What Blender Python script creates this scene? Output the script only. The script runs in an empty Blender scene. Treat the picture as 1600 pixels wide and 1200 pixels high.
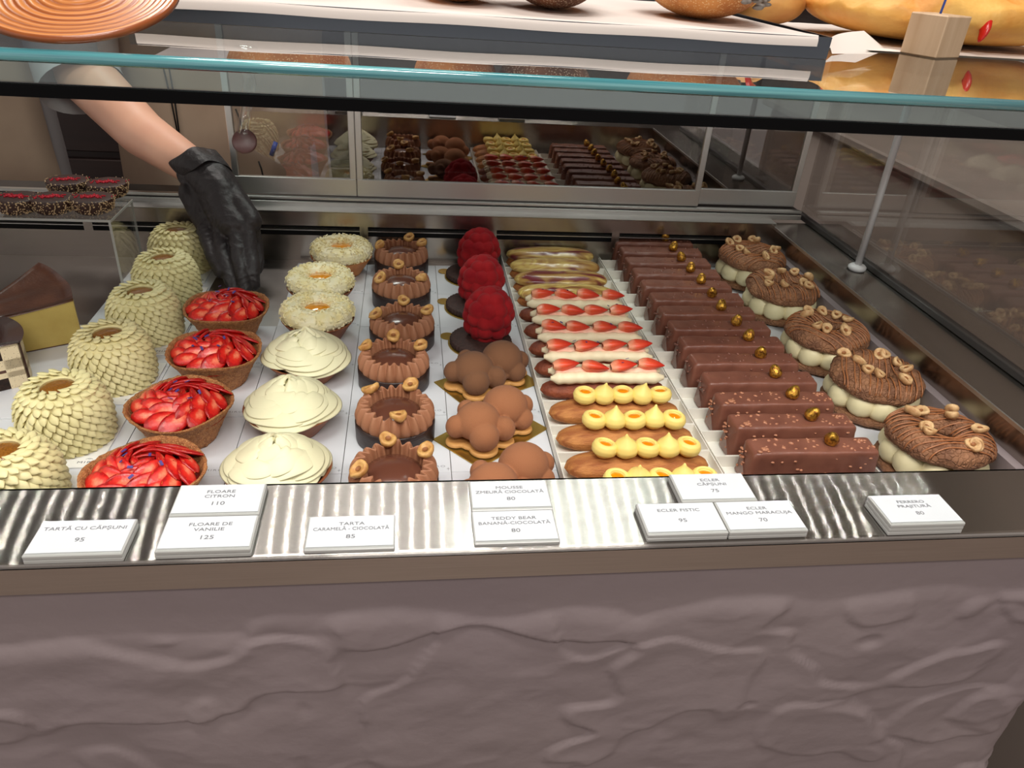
import bpy, math, random
import numpy as np
from mathutils import Matrix, Vector

PI = math.pi
sc = bpy.context.scene
COL = sc.collection

# ------------------------------------------------------------------ camera
YAW, PIT, ROL, FPX = 0.15496506, 0.53201146, 0.07606935, 1183.03567
_cy, _sy, _cp, _sp, _cr, _sr = math.cos(YAW), math.sin(YAW), math.cos(PIT), math.sin(PIT), math.cos(ROL), math.sin(ROL)
cf = np.array([_sy*_cp, _cy*_cp, -_sp]); _r = np.array([_cy, -_sy, 0.0]); _u = np.cross(_r, cf)
crt = _r*_cr + _u*_sr; cup = -_r*_sr + _u*_cr
CAM = np.array([0, 0, .45])
cam = bpy.data.cameras.new('camera'); camo = bpy.data.objects.new('camera', cam); COL.objects.link(camo)
cam.sensor_width = 36; cam.lens = FPX/1600*36; cam.clip_start = .01
m = Matrix.Identity(4)
for i in range(3):
    m[i][0] = crt[i]; m[i][1] = cup[i]; m[i][2] = -cf[i]; m[i][3] = CAM[i]
camo.matrix_world = m
sc.camera = camo
def _ray(x, y): return crt*(x-800)/FPX - cup*(y-600)/FPX + cf
def PZ(x, y, z=0.0): d = _ray(x, y); return CAM + d*((z-CAM[2])/d[2])      # where a sight line meets a level
def PY(x, y, Y): d = _ray(x, y); return CAM + d*(Y/d[1])                   # where it meets an upright plane

# ------------------------------------------------------------------ world, lights, exposure
def lin(c):
    c = [v/255. for v in c[:3]]
    return tuple(v/12.92 if v <= .04045 else ((v+.055)/1.055)**2.4 for v in c)
w = bpy.data.worlds.new('shop_air'); sc.world = w; w.use_nodes = True
bg = w.node_tree.nodes['Background']; bg.inputs[0].default_value = (.365, .33, .315, 1); bg.inputs[1].default_value = 1.5
def area(name, loc, size, power, col=(1, .95, .90), look=None):
    l = bpy.data.lights.new(name, 'AREA'); l.shape = 'RECTANGLE'; l.size, l.size_y = size; l.energy = power; l.color = col
    o = bpy.data.objects.new(name, l); COL.objects.link(o); o.location = loc
    if look is not None:
        o.rotation_euler = (Vector(look)-Vector(loc)).to_track_quat('-Z', 'Y').to_euler()
    return o
area('overhead_light', (-.2, .1, 1.9), (.9, .25), 16, look=(-.1, .7, 0))
area('overhead_light', (.3, -1.1, 1.9), (1.2, .25), 26, look=(.2, .4, -.2))  # added light in front to brighten the plaster, no lamp known there
area('overhead_light', (.5, 1.3, 1.9), (.9, .2), 14, look=(.2, .9, 0))
area('overhead_light', (-.5, 2.0, 1.9), (.6, .2), 12, look=(-.3, 1.2, 0))
LED_POWER = 840.0
sc.view_settings.view_transform = 'Standard'; sc.view_settings.look = 'None'
sc.view_settings.gamma = 1; sc.view_settings.use_curve_mapping = False
sc.view_settings.exposure = 0.15
sc.cycles.max_bounces = 10; sc.cycles.transparent_max_bounces = 20; sc.cycles.glossy_bounces = 5
sc.cycles.sample_clamp_indirect = 4.0; sc.cycles.use_denoising = True
sc.cycles.caustics_reflective = False; sc.cycles.caustics_refractive = False

# ------------------------------------------------------------------ noise and geometry helpers
def _h(i, j, k, s):
    n = (i*374761393 + j*668265263 + k*2147483647*3 + s*974634777) & 0xffffffff
    n = ((n ^ (n >> 13))*1274126177) & 0xffffffff
    n = ((n ^ (n >> 16))*2246822519) & 0xffffffff
    return ((n ^ (n >> 15)) & 0xffff)/32767.5 - 1
def vn(P, s=1., seed=0):
    Q = np.asarray(P, float)*s + 100.5; I = np.floor(Q).astype(np.int64); f = Q-I; f = f*f*(3-2*f)
    r = 0
    for a in (0, 1):
        for b in (0, 1):
            for c in (0, 1):
                wgt = (f[..., 0] if a else 1-f[..., 0])*(f[..., 1] if b else 1-f[..., 1])*(f[..., 2] if c else 1-f[..., 2])
                r = r + wgt*_h(I[..., 0]+a, I[..., 1]+b, I[..., 2]+c, seed)
    return r
def fbm(P, s=1., o=4, seed=0):
    r = 0; a = 1.; t = 0
    for i in range(o):
        r = r+a*vn(P, s, seed+i*7); t += a; a *= .5; s *= 2.03
    return r/t
class Geo:
    def __init__(self): self.V = []; self.F = []; self.n = 0
    def add(self, V, F, M=None):
        V = np.asarray(V, float).reshape(-1, 3)
        if M is not None:
            A = np.array(M); V = V @ A[:3, :3].T + A[:3, 3]
        if isinstance(F, list) and len(F) and isinstance(F[0], list) and not isinstance(F[0][0], (list, np.ndarray)): F = [F]
        for f in (F if isinstance(F, list) else [F]):
            f = np.asarray(f, np.int64)
            if len(f): self.F.append(f+self.n)
        self.V.append(V); self.n += len(V); return self
    def verts(self): return np.concatenate(self.V)
    def mesh(self, name, mat, smooth=True):
        V = np.concatenate(self.V); me = bpy.data.meshes.new(name)
        me.vertices.add(len(V)); me.vertices.foreach_set('co', V.ravel())
        lt = []; li = []
        for f in self.F: lt.append(np.full(len(f), f.shape[1])); li.append(f.ravel())
        lt = np.concatenate(lt); li = np.concatenate(li)
        me.loops.add(len(li)); me.loops.foreach_set('vertex_index', li.astype(np.int32))
        me.polygons.add(len(lt)); st = np.concatenate([[0], np.cumsum(lt)[:-1]])
        me.polygons.foreach_set('loop_start', st.astype(np.int32))
        try: me.polygons.foreach_set('loop_total', lt.astype(np.int32))
        except Exception: pass
        me.polygons.foreach_set('use_smooth', np.full(len(lt), smooth))
        if mat: me.materials.append(mat)
        me.update(calc_edges=True); me.validate()
        return me
def link(name, me, parent=None, loc=None):
    o = bpy.data.objects.new(name, me); COL.objects.link(o)
    if parent: o.parent = parent
    if loc is not None: o.location = loc
    return o
def part(name, geo, mat, parent, smooth=True, loc=None, rot=None, label=None, kind=None):
    me = geo.mesh(name, mat, smooth) if isinstance(geo, Geo) else geo
    o = link(name, me, parent, loc)
    if rot is not None: o.rotation_euler = rot
    if label: o['label'] = label
    if kind: o['kind'] = kind
    return o
def tag(o, label, cat, group=None):
    o['label'] = label; o['category'] = cat
    if group: o['group'] = group
    return o
def thing(name, label, cat, loc=(0, 0, 0), rz=0, group=None):
    o = bpy.data.objects.new(name, None); COL.objects.link(o); o.location = loc; o.rotation_euler = (0, 0, rz)
    o.empty_display_size = .02
    return tag(o, label, cat, group)
def struct(name, geo, mat, smooth=False, parent=None):
    o = part(name, geo, mat, parent, smooth); 
    if parent is None: o['kind'] = 'structure'
    return o
def dup(root, loc, rz, label):
    r = root.copy(); COL.objects.link(r); r.location = loc; r.rotation_euler = (0, 0, rz); r['label'] = label
    for ch in list(root.children):
        c = ch.copy(); COL.objects.link(c); c.parent = r
        for g in ch.children:
            d = g.copy(); COL.objects.link(d); d.parent = c
    return r
def T(x, y, z): return Matrix.Translation((x, y, z))
def R(a, ax): return Matrix.Rotation(a, 4, ax)
def S(x, y, z): return Matrix.Diagonal((x, y, z, 1))

def grid_faces(nu, nv, cu, cv):
    iu = np.arange(nu if cu else nu-1); iv = np.arange(nv if cv else nv-1)
    a, b = np.meshgrid(iu, iv, indexing='ij'); a2 = (a+1) % nu; b2 = (b+1) % nv
    return np.stack([a*nv+b, a2*nv+b, a2*nv+b2, a*nv+b2], -1).reshape(-1, 4)
def lathe(prof, n=48, fn=None, sub=1):
    """prof: (r, z) list bottom centre to top; fn(V, ang, k) displaces"""
    pr = np.array(prof, float)
    if sub > 1:
        t = np.arange(len(pr)); tt = np.linspace(0, len(pr)-1, (len(pr)-1)*sub+1)
        pr = np.stack([np.interp(tt, t, pr[:, 0]), np.interp(tt, t, pr[:, 1])], 1)
    a = np.linspace(0, 2*PI, n, endpoint=False)
    A = a[:, None]; V = np.stack([np.cos(A)*pr[:, 0], np.sin(A)*pr[:, 0], np.zeros_like(A)+pr[:, 1]], -1)
    if fn is not None: V = fn(V, A, pr)
    return V.reshape(-1, 3), grid_faces(n, len(pr), True, False)
def box(x0, x1, y0, y1, z0, z1):
    V = [(x, y, z) for x in (x0, x1) for y in (y0, y1) for z in (z0, z1)]
    return V, [[0, 1, 3, 2], [4, 6, 7, 5], [0, 4, 5, 1], [2, 3, 7, 6], [0, 2, 6, 4], [1, 5, 7, 3]]
def bbox(x0, x1, y0, y1, z0, z1, b=.001):
    """box with its long edges chamfered"""
    def ring(x, y, w): return [(x, y)]
    V = []; 
    xs = (x0, x1); ys = (y0, y1)
    def lay(z, i):
        j = b-i if False else 0
        return [(x0+i, y0+b, z), (x0+b, y0+i, z), (x1-b, y0+i, z), (x1-i, y0+b, z), (x1-i, y1-b, z), (x1-b, y1-i, z), (x0+b, y1-i, z), (x0+i, y1-b, z)]
    V = lay(z0, b) + lay(z0+b, 0) + lay(z1-b, 0) + lay(z1, b)
    F4 = []
    for k in range(3):
        for i in range(8): F4.append([k*8+i, k*8+(i+1) % 8, (k+1)*8+(i+1) % 8, (k+1)*8+i])
    F8 = [[7, 6, 5, 4, 3, 2, 1, 0], [24+i for i in range(8)]]
    return V, [F4, F8]
def prism(pts, z0, z1):
    n = len(pts); V = [(x, y, z0) for x, y in pts]+[(x, y, z1) for x, y in pts]
    return V, [[[i, (i+1) % n, n+(i+1) % n, n+i] for i in range(n)], [list(range(n))[::-1]], [list(range(n, 2*n))]]
def prismx(pts, x0, x1):
    """profile (y, z) drawn along x"""
    n = len(pts); V = [(x0, y, z) for y, z in pts]+[(x1, y, z) for y, z in pts]
    return V, [[[i, n+i, n+(i+1) % n, (i+1) % n] for i in range(n)], [list(range(n))], [list(range(n, 2*n))[::-1]]]
def ball(r=1, nu=16, nv=10, fn=None):
    a = np.linspace(0, 2*PI, nu, endpoint=False)[:, None]; b = np.linspace(-PI/2, PI/2, nv)[None, :]
    V = np.stack([np.cos(a)*np.cos(b), np.sin(a)*np.cos(b), np.sin(b)+0*a], -1)*r
    if fn is not None: V = fn(V)
    return V.reshape(-1, 3), grid_faces(nu, nv, True, False)
def tube(P, rad, n=8, cap=True, flat=(1, 1)):
    P = np.asarray(P, float); k = len(P); rad = np.broadcast_to(np.asarray(rad, float), (k,))
    Tg = np.gradient(P, axis=0); Tg /= np.linalg.norm(Tg, axis=1)[:, None]+1e-12
    up = np.array([0, 0, 1.]); 
    N = np.cross(Tg, up); ln = np.linalg.norm(N, axis=1)[:, None]
    N = np.where(ln < 1e-3, np.array([1., 0, 0]), N/np.maximum(ln, 1e-9)); B = np.cross(N, Tg)
    a = np.linspace(0, 2*PI, n, endpoint=False)
    V = P[:, None]+rad[:, None, None]*(np.cos(a)[None, :, None]*N[:, None]*flat[0]+np.sin(a)[None, :, None]*B[:, None]*flat[1])
    F = grid_faces(k, n, False, True)
    Fs = [F]
    if cap: Fs += [[list(range(n))], [list(range((k-1)*n, k*n))[::-1]]]
    return V.reshape(-1, 3), Fs
def to_mesh(o, name, mat, smooth=True):
    """bake an object's modifiers to a plain mesh"""
    dg = bpy.context.evaluated_depsgraph_get(); dg.update()
    me = bpy.data.meshes.new_from_object(o.evaluated_get(dg)); me.name = name
    me.materials.clear(); me.materials.append(mat)
    me.polygons.foreach_set('use_smooth', [smooth]*len(me.polygons))
    bpy.data.objects.remove(o); return me
def fuse(geo, vox, name, mat, it=6, dec=None):
    """overlapping solids grown together into one continuous skin"""
    o = link('tmp', geo.mesh('tmp', None))
    r = o.modifiers.new('r', 'REMESH'); r.mode = 'VOXEL'; r.voxel_size = vox
    s = o.modifiers.new('s', 'SMOOTH'); s.iterations = it; s.factor = .5
    return to_mesh(o, name, mat)
def capsule(p, q, r0, r1, n=14):
    p = np.array(p, float); q = np.array(q, float); d = q-p; L = np.linalg.norm(d); d = d/L
    t = np.linspace(0, 1, 7); pts = []; rr = []
    for a in np.linspace(0, PI/2, 5)[:-1]: pts.append(p-d*r0*math.cos(a)); rr.append(max(r0*math.sin(a), r0*.04))
    for k in t: pts.append(p+d*L*k); rr.append(r0+(r1-r0)*k)
    for a in np.linspace(PI/2, 0, 5)[1:]: pts.append(q+d*r1*math.cos(a)); rr.append(max(r1*math.sin(a), r1*.04))
    return tube(pts, rr, n)
_fontcache = {}
def text(name, s, size, mat, parent, loc, rot=(0, 0, 0), sx=1., align='CENTER', spacing=1.0):
    c = bpy.data.curves.new('t', 'FONT'); c.body = s; c.size = size; c.align_x = align; c.align_y = 'CENTER'; c.extrude = .00004
    c.space_character = spacing; c.resolution_u = 3
    o = bpy.data.objects.new('t', c); COL.objects.link(o)
    me = to_mesh(o, name, mat, False)
    t = link(name, me, parent, loc); t.rotation_euler = rot; t.scale = (sx, 1, 1)
    return t

# ------------------------------------------------------------------ materials
def nt(name):
    mt = bpy.data.materials.new(name); mt.use_nodes = True; t = mt.node_tree
    return mt, t, t.nodes['Principled BSDF']
def mat(name, col, rough=.5, metal=0., spec=.5, col2=None, ns=60., det=4., lo=.35, hi=.65, bump=0., bs=300., bdist=.001, coat=0., sss=0.,
        stretch=None, speck=None, sps=400., spt=.12, sheen=0., voro=0., vs=100.):
    mt, t, b = nt(name); N = t.nodes; L = t.links
    b.inputs['Base Color'].default_value = (*lin(col), 1); b.inputs['Roughness'].default_value = rough; b.inputs['Metallic'].default_value = metal
    b.inputs['Specular IOR Level'].default_value = spec
    if coat: b.inputs['Coat Weight'].default_value = coat; b.inputs['Coat Roughness'].default_value = .06
    if sheen: b.inputs['Sheen Weight'].default_value = sheen
    if sss:
        b.inputs['Subsurface Weight'].default_value = sss; b.inputs['Subsurface Scale'].default_value = .004
        b.inputs['Subsurface Radius'].default_value = (1, .6, .35)
    tc = N.new('ShaderNodeTexCoord'); vec = tc.outputs['Object']
    if stretch:
        mp = N.new('ShaderNodeMapping'); mp.inputs['Scale'].default_value = stretch; L.new(vec, mp.inputs[0]); vec = mp.outputs[0]
    out = None
    if col2 is not None:
        n = N.new('ShaderNodeTexNoise'); n.inputs['Scale'].default_value = ns; n.inputs['Detail'].default_value = det; L.new(vec, n.inputs[0])
        r = N.new('ShaderNodeValToRGB'); r.color_ramp.elements[0].position = lo; r.color_ramp.elements[1].position = hi
        r.color_ramp.elements[0].color = (*lin(col), 1); r.color_ramp.elements[1].color = (*lin(col2), 1)
        L.new(n.outputs[0], r.inputs[0]); out = r.outputs[0]
    if speck is not None:
        v = N.new('ShaderNodeTexVoronoi'); v.inputs['Scale'].default_value = sps; L.new(tc.outputs['Object'], v.inputs[0])
        lt = N.new('ShaderNodeMath'); lt.operation = 'LESS_THAN'; lt.inputs[1].default_value = spt; L.new(v.outputs['Distance'], lt.inputs[0])
        mx = N.new('ShaderNodeMix'); mx.data_type = 'RGBA'; L.new(lt.outputs[0], mx.inputs[0])
        if out: L.new(out, mx.inputs[6])
        else: mx.inputs[6].default_value = (*lin(col), 1)
        mx.inputs[7].default_value = (*lin(speck), 1); out = mx.outputs[2]
    if out: L.new(out, b.inputs['Base Color'])
    if bump:
        n = N.new('ShaderNodeTexNoise'); n.inputs['Scale'].default_value = bs; n.inputs['Detail'].default_value = 3; L.new(vec, n.inputs[0])
        bp = N.new('ShaderNodeBump'); bp.inputs['Strength'].default_value = bump; bp.inputs['Distance'].default_value = bdist
        hgt = n.outputs[0]
        if voro:
            v = N.new('ShaderNodeTexVoronoi'); v.feature = 'DISTANCE_TO_EDGE'; v.inputs['Scale'].default_value = vs; L.new(vec, v.inputs[0])
            mr = N.new('ShaderNodeMapRange'); mr.inputs[2].default_value = .15; L.new(v.outputs[0], mr.inputs[0])
            mm = N.new('ShaderNodeMath'); mm.operation = 'MULTIPLY_ADD'; mm.inputs[1].default_value = voro; L.new(mr.outputs[0], mm.inputs[0]); L.new(hgt, mm.inputs[2]); hgt = mm.outputs[0]
        L.new(hgt, bp.inputs['Height']); L.new(bp.outputs[0], b.inputs['Normal'])
    return mt
def steel(name, col, rough, aniso, tang, bump=.02, scr=True):
    mt, t, b = nt(name); N = t.nodes; L = t.links
    b.inputs['Base Color'].default_value = (*lin(col), 1); b.inputs['Metallic'].default_value = 1; b.inputs['Roughness'].default_value = rough
    b.inputs['Anisotropic'].default_value = aniso
    c = N.new('ShaderNodeCombineXYZ')
    for i in range(3): c.inputs[i].default_value = tang[i]
    L.new(c.outputs[0], b.inputs['Tangent'])
    tc = N.new('ShaderNodeTexCoord'); mp = N.new('ShaderNodeMapping')
    mp.inputs['Scale'].default_value = tuple(1500. if abs(v) > .5 else 12. for v in tang) if scr else (30, 30, 30)
    L.new(tc.outputs['Object'], mp.inputs[0]); n = N.new('ShaderNodeTexNoise'); n.inputs['Scale'].default_value = 1; n.inputs['Detail'].default_value = 3
    L.new(mp.outputs[0], n.inputs[0])
    mr = N.new('ShaderNodeMapRange'); mr.inputs[3].default_value = rough*.82; mr.inputs[4].default_value = rough*1.18; L.new(n.outputs[0], mr.inputs[0]); L.new(mr.outputs[0], b.inputs['Roughness'])
    mx = N.new('ShaderNodeMix'); mx.data_type = 'RGBA'; mx.inputs[6].default_value = (*[v*.8 for v in lin(col)], 1); mx.inputs[7].default_value = (*lin(col), 1)
    L.new(n.outputs[0], mx.inputs[0]); L.new(mx.outputs[2], b.inputs['Base Color'])
    return mt
def brushed(name, col, rough=.185, an=.895, tang=(1, 0, 0)):
    # directional brushing: narrow lobe along the grain, long streak across it
    mt, t, b = nt(name); N = t.nodes; L = t.links; N.remove(b)
    g = N.new('ShaderNodeBsdfAnisotropic'); g.distribution = 'GGX'; g.inputs['Anisotropy'].default_value = an; g.inputs['Rotation'].default_value = 0
    c = N.new('ShaderNodeCombineXYZ')
    for i in range(3): c.inputs[i].default_value = tang[i]
    L.new(c.outputs[0], g.inputs['Tangent'])
    tc = N.new('ShaderNodeTexCoord'); mp = N.new('ShaderNodeMapping'); mp.inputs['Scale'].default_value = (14, 1500, 1500); L.new(tc.outputs['Object'], mp.inputs[0])
    n = N.new('ShaderNodeTexNoise'); n.inputs['Scale'].default_value = 1; n.inputs['Detail'].default_value = 3; L.new(mp.outputs[0], n.inputs[0])
    mr = N.new('ShaderNodeMapRange'); mr.inputs[3].default_value = rough*.9; mr.inputs[4].default_value = rough*1.12; L.new(n.outputs[0], mr.inputs[0]); L.new(mr.outputs[0], g.inputs['Roughness'])
    mx = N.new('ShaderNodeMix'); mx.data_type = 'RGBA'; mx.inputs[6].default_value = (*[v*.8 for v in lin(col)], 1); mx.inputs[7].default_value = (*lin(col), 1)
    L.new(n.outputs[0], mx.inputs[0]); L.new(mx.outputs[2], g.inputs['Color']); L.new(g.outputs[0], N['Material Output'].inputs[0])
    return mt
def glass(name, tint=(.97, .985, .98), f0=.06, rough=0., gtint=(1, 1, 1), power=5.):
    mt, t, b = nt(name); N = t.nodes; L = t.links; N.remove(b)
    g = N.new('ShaderNodeNewGeometry'); d = N.new('ShaderNodeVectorMath'); d.operation = 'DOT_PRODUCT'
    L.new(g.outputs['Incoming'], d.inputs[0]); L.new(g.outputs['Normal'], d.inputs[1])
    def mth(op, a, bb=None):
        q = N.new('ShaderNodeMath'); q.operation = op
        for i, v in enumerate((a, bb)):
            if v is None: continue
            if isinstance(v, (int, float)): q.inputs[i].default_value = v
            else: L.new(v, q.inputs[i])
        return q.outputs[0]
    a = mth('ABSOLUTE', d.outputs['Value']); a = mth('SUBTRACT', 1., a); a = mth('POWER', a, power); a = mth('MULTIPLY', a, 1-f0); a = mth('ADD', a, f0)
    tr = N.new('ShaderNodeBsdfTransparent'); tr.inputs[0].default_value = (*tint, 1)
    gl = N.new('ShaderNodeBsdfGlossy'); gl.inputs['Roughness'].default_value = rough; gl.inputs[0].default_value = (*gtint, 1)
    mx = N.new('ShaderNodeMixShader'); L.new(a, mx.inputs[0]); L.new(tr.outputs[0], mx.inputs[1]); L.new(gl.outputs[0], mx.inputs[2])
    L.new(mx.outputs[0], N['Material Output'].inputs[0])
    return mt
def emit(name, col, s):
    mt, t, b = nt(name); b.inputs['Base Color'].default_value = (*col, 1)
    b.inputs['Emission Color'].default_value = (*col, 1); b.inputs['Emission Strength'].default_value = s; mt.cycles.emission_sampling = 'FRONT'
    return mt
def strawberry_mat():
    mt, t, b = nt('strawberry_flesh'); N = t.nodes; L = t.links
    tc = N.new('ShaderNodeTexCoord'); mp = N.new('ShaderNodeMapping'); mp.inputs['Scale'].default_value = (46, 100, 20); L.new(tc.outputs['Object'], mp.inputs[0])
    ln = N.new('ShaderNodeVectorMath'); ln.operation = 'LENGTH'; L.new(mp.outputs[0], ln.inputs[0])
    n = N.new('ShaderNodeTexNoise'); n.inputs['Scale'].default_value = 260; L.new(tc.outputs['Object'], n.inputs[0])
    ad = N.new('ShaderNodeMath'); ad.operation = 'MULTIPLY_ADD'; ad.inputs[1].default_value = .5; L.new(n.outputs[0], ad.inputs[0]); L.new(ln.outputs['Value'], ad.inputs[2])
    r = N.new('ShaderNodeValToRGB'); e = r.color_ramp.elements
    e[0].position = .3; e[0].color = (*lin((246, 140, 104)), 1); e[1].position = 1.1; e[1].color = (*lin((165, 12, 14)), 1)
    q = e.new(.62); q.color = (*lin((222, 52, 36)), 1); q = e.new(.9); q.color = (*lin((200, 24, 22)), 1)
    L.new(ad.outputs[0], r.inputs[0])
    v = N.new('ShaderNodeTexVoronoi'); v.inputs['Scale'].default_value = 420; L.new(tc.outputs['Object'], v.inputs[0])
    lt = N.new('ShaderNodeMath'); lt.operation = 'LESS_THAN'; lt.inputs[1].default_value = .16; L.new(v.outputs['Distance'], lt.inputs[0])
    gt = N.new('ShaderNodeMath'); gt.operation = 'GREATER_THAN'; gt.inputs[1].default_value = .95; L.new(ad.outputs[0], gt.inputs[0])
    mu = N.new('ShaderNodeMath'); mu.operation = 'MULTIPLY'; L.new(lt.outputs[0], mu.inputs[0]); L.new(gt.outputs[0], mu.inputs[1])
    mx = N.new('ShaderNodeMix'); mx.data_type = 'RGBA'; L.new(mu.outputs[0], mx.inputs[0]); L.new(r.outputs[0], mx.inputs[6]); mx.inputs[7].default_value = (*lin((225, 150, 60)), 1)
    L.new(mx.outputs[2], b.inputs['Base Color']); b.inputs['Roughness'].default_value = .34
    b.inputs['Coat Weight'].default_value = .12; b.inputs['Coat Roughness'].default_value = .12
    bp = N.new('ShaderNodeBump'); bp.inputs['Strength'].default_value = .25; bp.inputs['Distance'].default_value = .0006; L.new(v.outputs['Distance'], bp.inputs['Height']); L.new(bp.outputs[0], b.inputs['Normal'])
    return mt
def marble_mat(name):
    mt, t, b = nt(name); N = t.nodes; L = t.links
    tc = N.new('ShaderNodeTexCoord'); mp = N.new('ShaderNodeMapping'); mp.inputs['Scale'].default_value = (13, 48, 26); mp.inputs['Rotation'].default_value = (0, 0, .16)
    oi = N.new('ShaderNodeObjectInfo'); add = N.new('ShaderNodeVectorMath'); L.new(tc.outputs['Object'], add.inputs[0]); L.new(oi.outputs['Location'], add.inputs[1])
    L.new(add.outputs[0], mp.inputs[0])
    n = N.new('ShaderNodeTexNoise'); n.inputs['Scale'].default_value = 1; n.inputs['Detail'].default_value = 2; n.inputs['Distortion'].default_value = 1.4; L.new(mp.outputs[0], n.inputs[0])
    r = N.new('ShaderNodeValToRGB'); e = r.color_ramp.elements
    e[0].position = .30; e[0].color = (*lin((110, 32, 44)), 1); e[1].position = .72; e[1].color = (*lin((232, 214, 120)), 1)
    for p_, c_ in ((.36, (120, 62, 48)), (.41, (160, 118, 62)), (.5, (190, 152, 88)), (.56, (216, 190, 112)), (.62, (182, 142, 80))):
        q = e.new(p_); q.color = (*lin(c_), 1)
    L.new(n.outputs[0], r.inputs[0]); L.new(r.outputs[0], b.inputs['Base Color'])
    b.inputs['Roughness'].default_value = .3; b.inputs['Coat Weight'].default_value = .15
    return mt

M_STEEL = brushed('brushed_steel_ledge', (200, 196, 190))
M_STEELW = steel('steel_well', (176, 168, 160), .22, .6, (0, 0, 1))
M_STEELF = steel('steel_pan', (160, 154, 150), .30, .7, (0, 1, 0))
M_BAND = steel('steel_skirt', (205, 190, 178), .34, .5, (0, 0, 1))
M_ALU = mat('satin_aluminium', (205, 205, 202), .38, 1., bump=.05, bs=40)
M_BLACK = mat('black_slot', (10, 10, 11), .6)
M_GLASS = glass('clear_glass', (.985, .99, .988), .02)
M_LIP = glass('lip_glass', (.78, .90, .90), .09)
M_TOP = glass('shelf_glass', (.90, .96, .95), .05, power=4.2)
M_DOOR = glass('sliding_door_glass', (.34, .32, .31), .30, gtint=(.75, .72, .7))
M_SIDE = glass('side_glass', (.88, .87, .86), .13)
M_TEAL = mat('teal_glass_edge', (58, 130, 140), .1, spec=1., coat=1., col2=(110, 180, 184), ns=6, stretch=(1, 60, 60))
M_BAND_BLK = mat('black_seal', (4, 4, 5), .6, spec=.1)
M_ACR = glass('acrylic', (.97, .98, .98), .07)
M_ACRE = mat('acrylic_edge', (176, 176, 172), .2)
M_MAT = mat('white_coated_card', (226, 227, 232), .22, spec=.5, coat=.3)
M_BOARD = mat('white_cake_board', (236, 234, 230), .4)
M_TRAY = mat('white_paper_tray', (238, 234, 224), .6)
M_PRINT = mat('grey_print', (92, 92, 96), .6)
M_PRINTL = mat('faint_grey_print', (150, 150, 154), .6)
M_CARD = mat('label_card', (194, 197, 201), .55)
M_CREAMG = mat('pistachio_cream', (216, 206, 152), .5, spec=.35, col2=(224, 214, 164), ns=25, bump=.1, bs=500, sss=.0)
M_CARAM = mat('caramel_pool', (150, 96, 30), .2, col2=(120, 72, 22), ns=600, bump=.6, bs=900, coat=.6)
M_VANIL = mat('vanilla_cream', (232, 228, 190), .45, spec=.4, speck=(190, 180, 140), sps=900, spt=.07, bump=.08, bs=400)
M_SHELL = mat('baked_shell', (150, 88, 50), .55, col2=(120, 66, 40), ns=40, bump=.3, bs=500)
M_SHELLL = mat('light_baked_shell', (205, 140, 80), .55, col2=(180, 110, 58), ns=40, bump=.3, bs=500)
M_SABLE = mat('sable_crust', (178, 118, 68), .7, col2=(140, 84, 44), ns=260, speck=(222, 172, 112), sps=800, spt=.26, bump=1., bs=700, bdist=.0015)
M_FLAKE = mat('white_chocolate_flakes', (246, 238, 204), .5, col2=(240, 226, 170), ns=60)
M_CURD = mat('lemon_curd', (236, 150, 24), .12, coat=.8)
M_CHSH = mat('dark_chocolate_shell', (52, 35, 32), .38, col2=(40, 27, 25), ns=90, bump=.5, bs=160, stretch=(1, 1, 6))
M_CHCR = mat('chocolate_cream', (164, 112, 82), .55, spec=.35, bump=.1, bs=800)
M_DOME = mat('chocolate_glaze', (98, 58, 44), .22, coat=.2)
M_NUT = mat('toasted_hazelnut', (218, 172, 104), .5, col2=(184, 128, 68), ns=160, bump=.4, bs=400)
M_NUTD = mat('hazelnut_heart', (140, 86, 42), .6)
M_NUTP = mat('pale_hazelnut', (214, 178, 130), .6, col2=(180, 134, 88), ns=160, bump=.4, bs=400)
M_RASP = mat('raspberry_velvet', (164, 34, 38), .9, spec=.1, col2=(136, 22, 30), ns=40, bump=.5, bs=1500, sheen=.06)
M_BISC = mat('cocoa_biscuit', (66, 42, 36), .7, col2=(52, 33, 29), ns=200, bump=.7, bs=500)
M_GOLD = mat('gold_card', (196, 160, 78), .32, metal=.9, bump=.2, bs=60)
M_BEAR = mat('cocoa_velvet', (160, 106, 74), .9, spec=.1, bump=.6, bs=1600, sheen=.06)
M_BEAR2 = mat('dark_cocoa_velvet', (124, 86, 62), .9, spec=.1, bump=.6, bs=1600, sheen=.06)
M_TAN = mat('tan_biscuit', (206, 150, 84), .6, bump=.4, bs=600)
M_ECL = mat('choux_shell', (206, 140, 76), .6, col2=(160, 92, 44), ns=30, stretch=(1, 6, 4), bump=.9, bs=230, bdist=.0012)
M_ECLR = mat('red_brown_choux', (146, 74, 44), .65, col2=(112, 52, 32), ns=90, bump=1., bs=260, bdist=.0015)
M_MARB = marble_mat('pistachio_glaze')
M_PINK = mat('strawberry_cream', (240, 204, 176), .5, col2=(236, 168, 146), ns=45, speck=(196, 70, 66), sps=700, spt=.12)
M_PALE = mat('pale_cream', (240, 226, 190), .5, speck=(206, 150, 120), sps=900, spt=.08)
M_MANGO = mat('mango_cream', (244, 218, 126), .42, spec=.4)
M_MCURD = mat('mango_curd', (238, 140, 14), .1, coat=1.)
M_BERRY = strawberry_mat()
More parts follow.
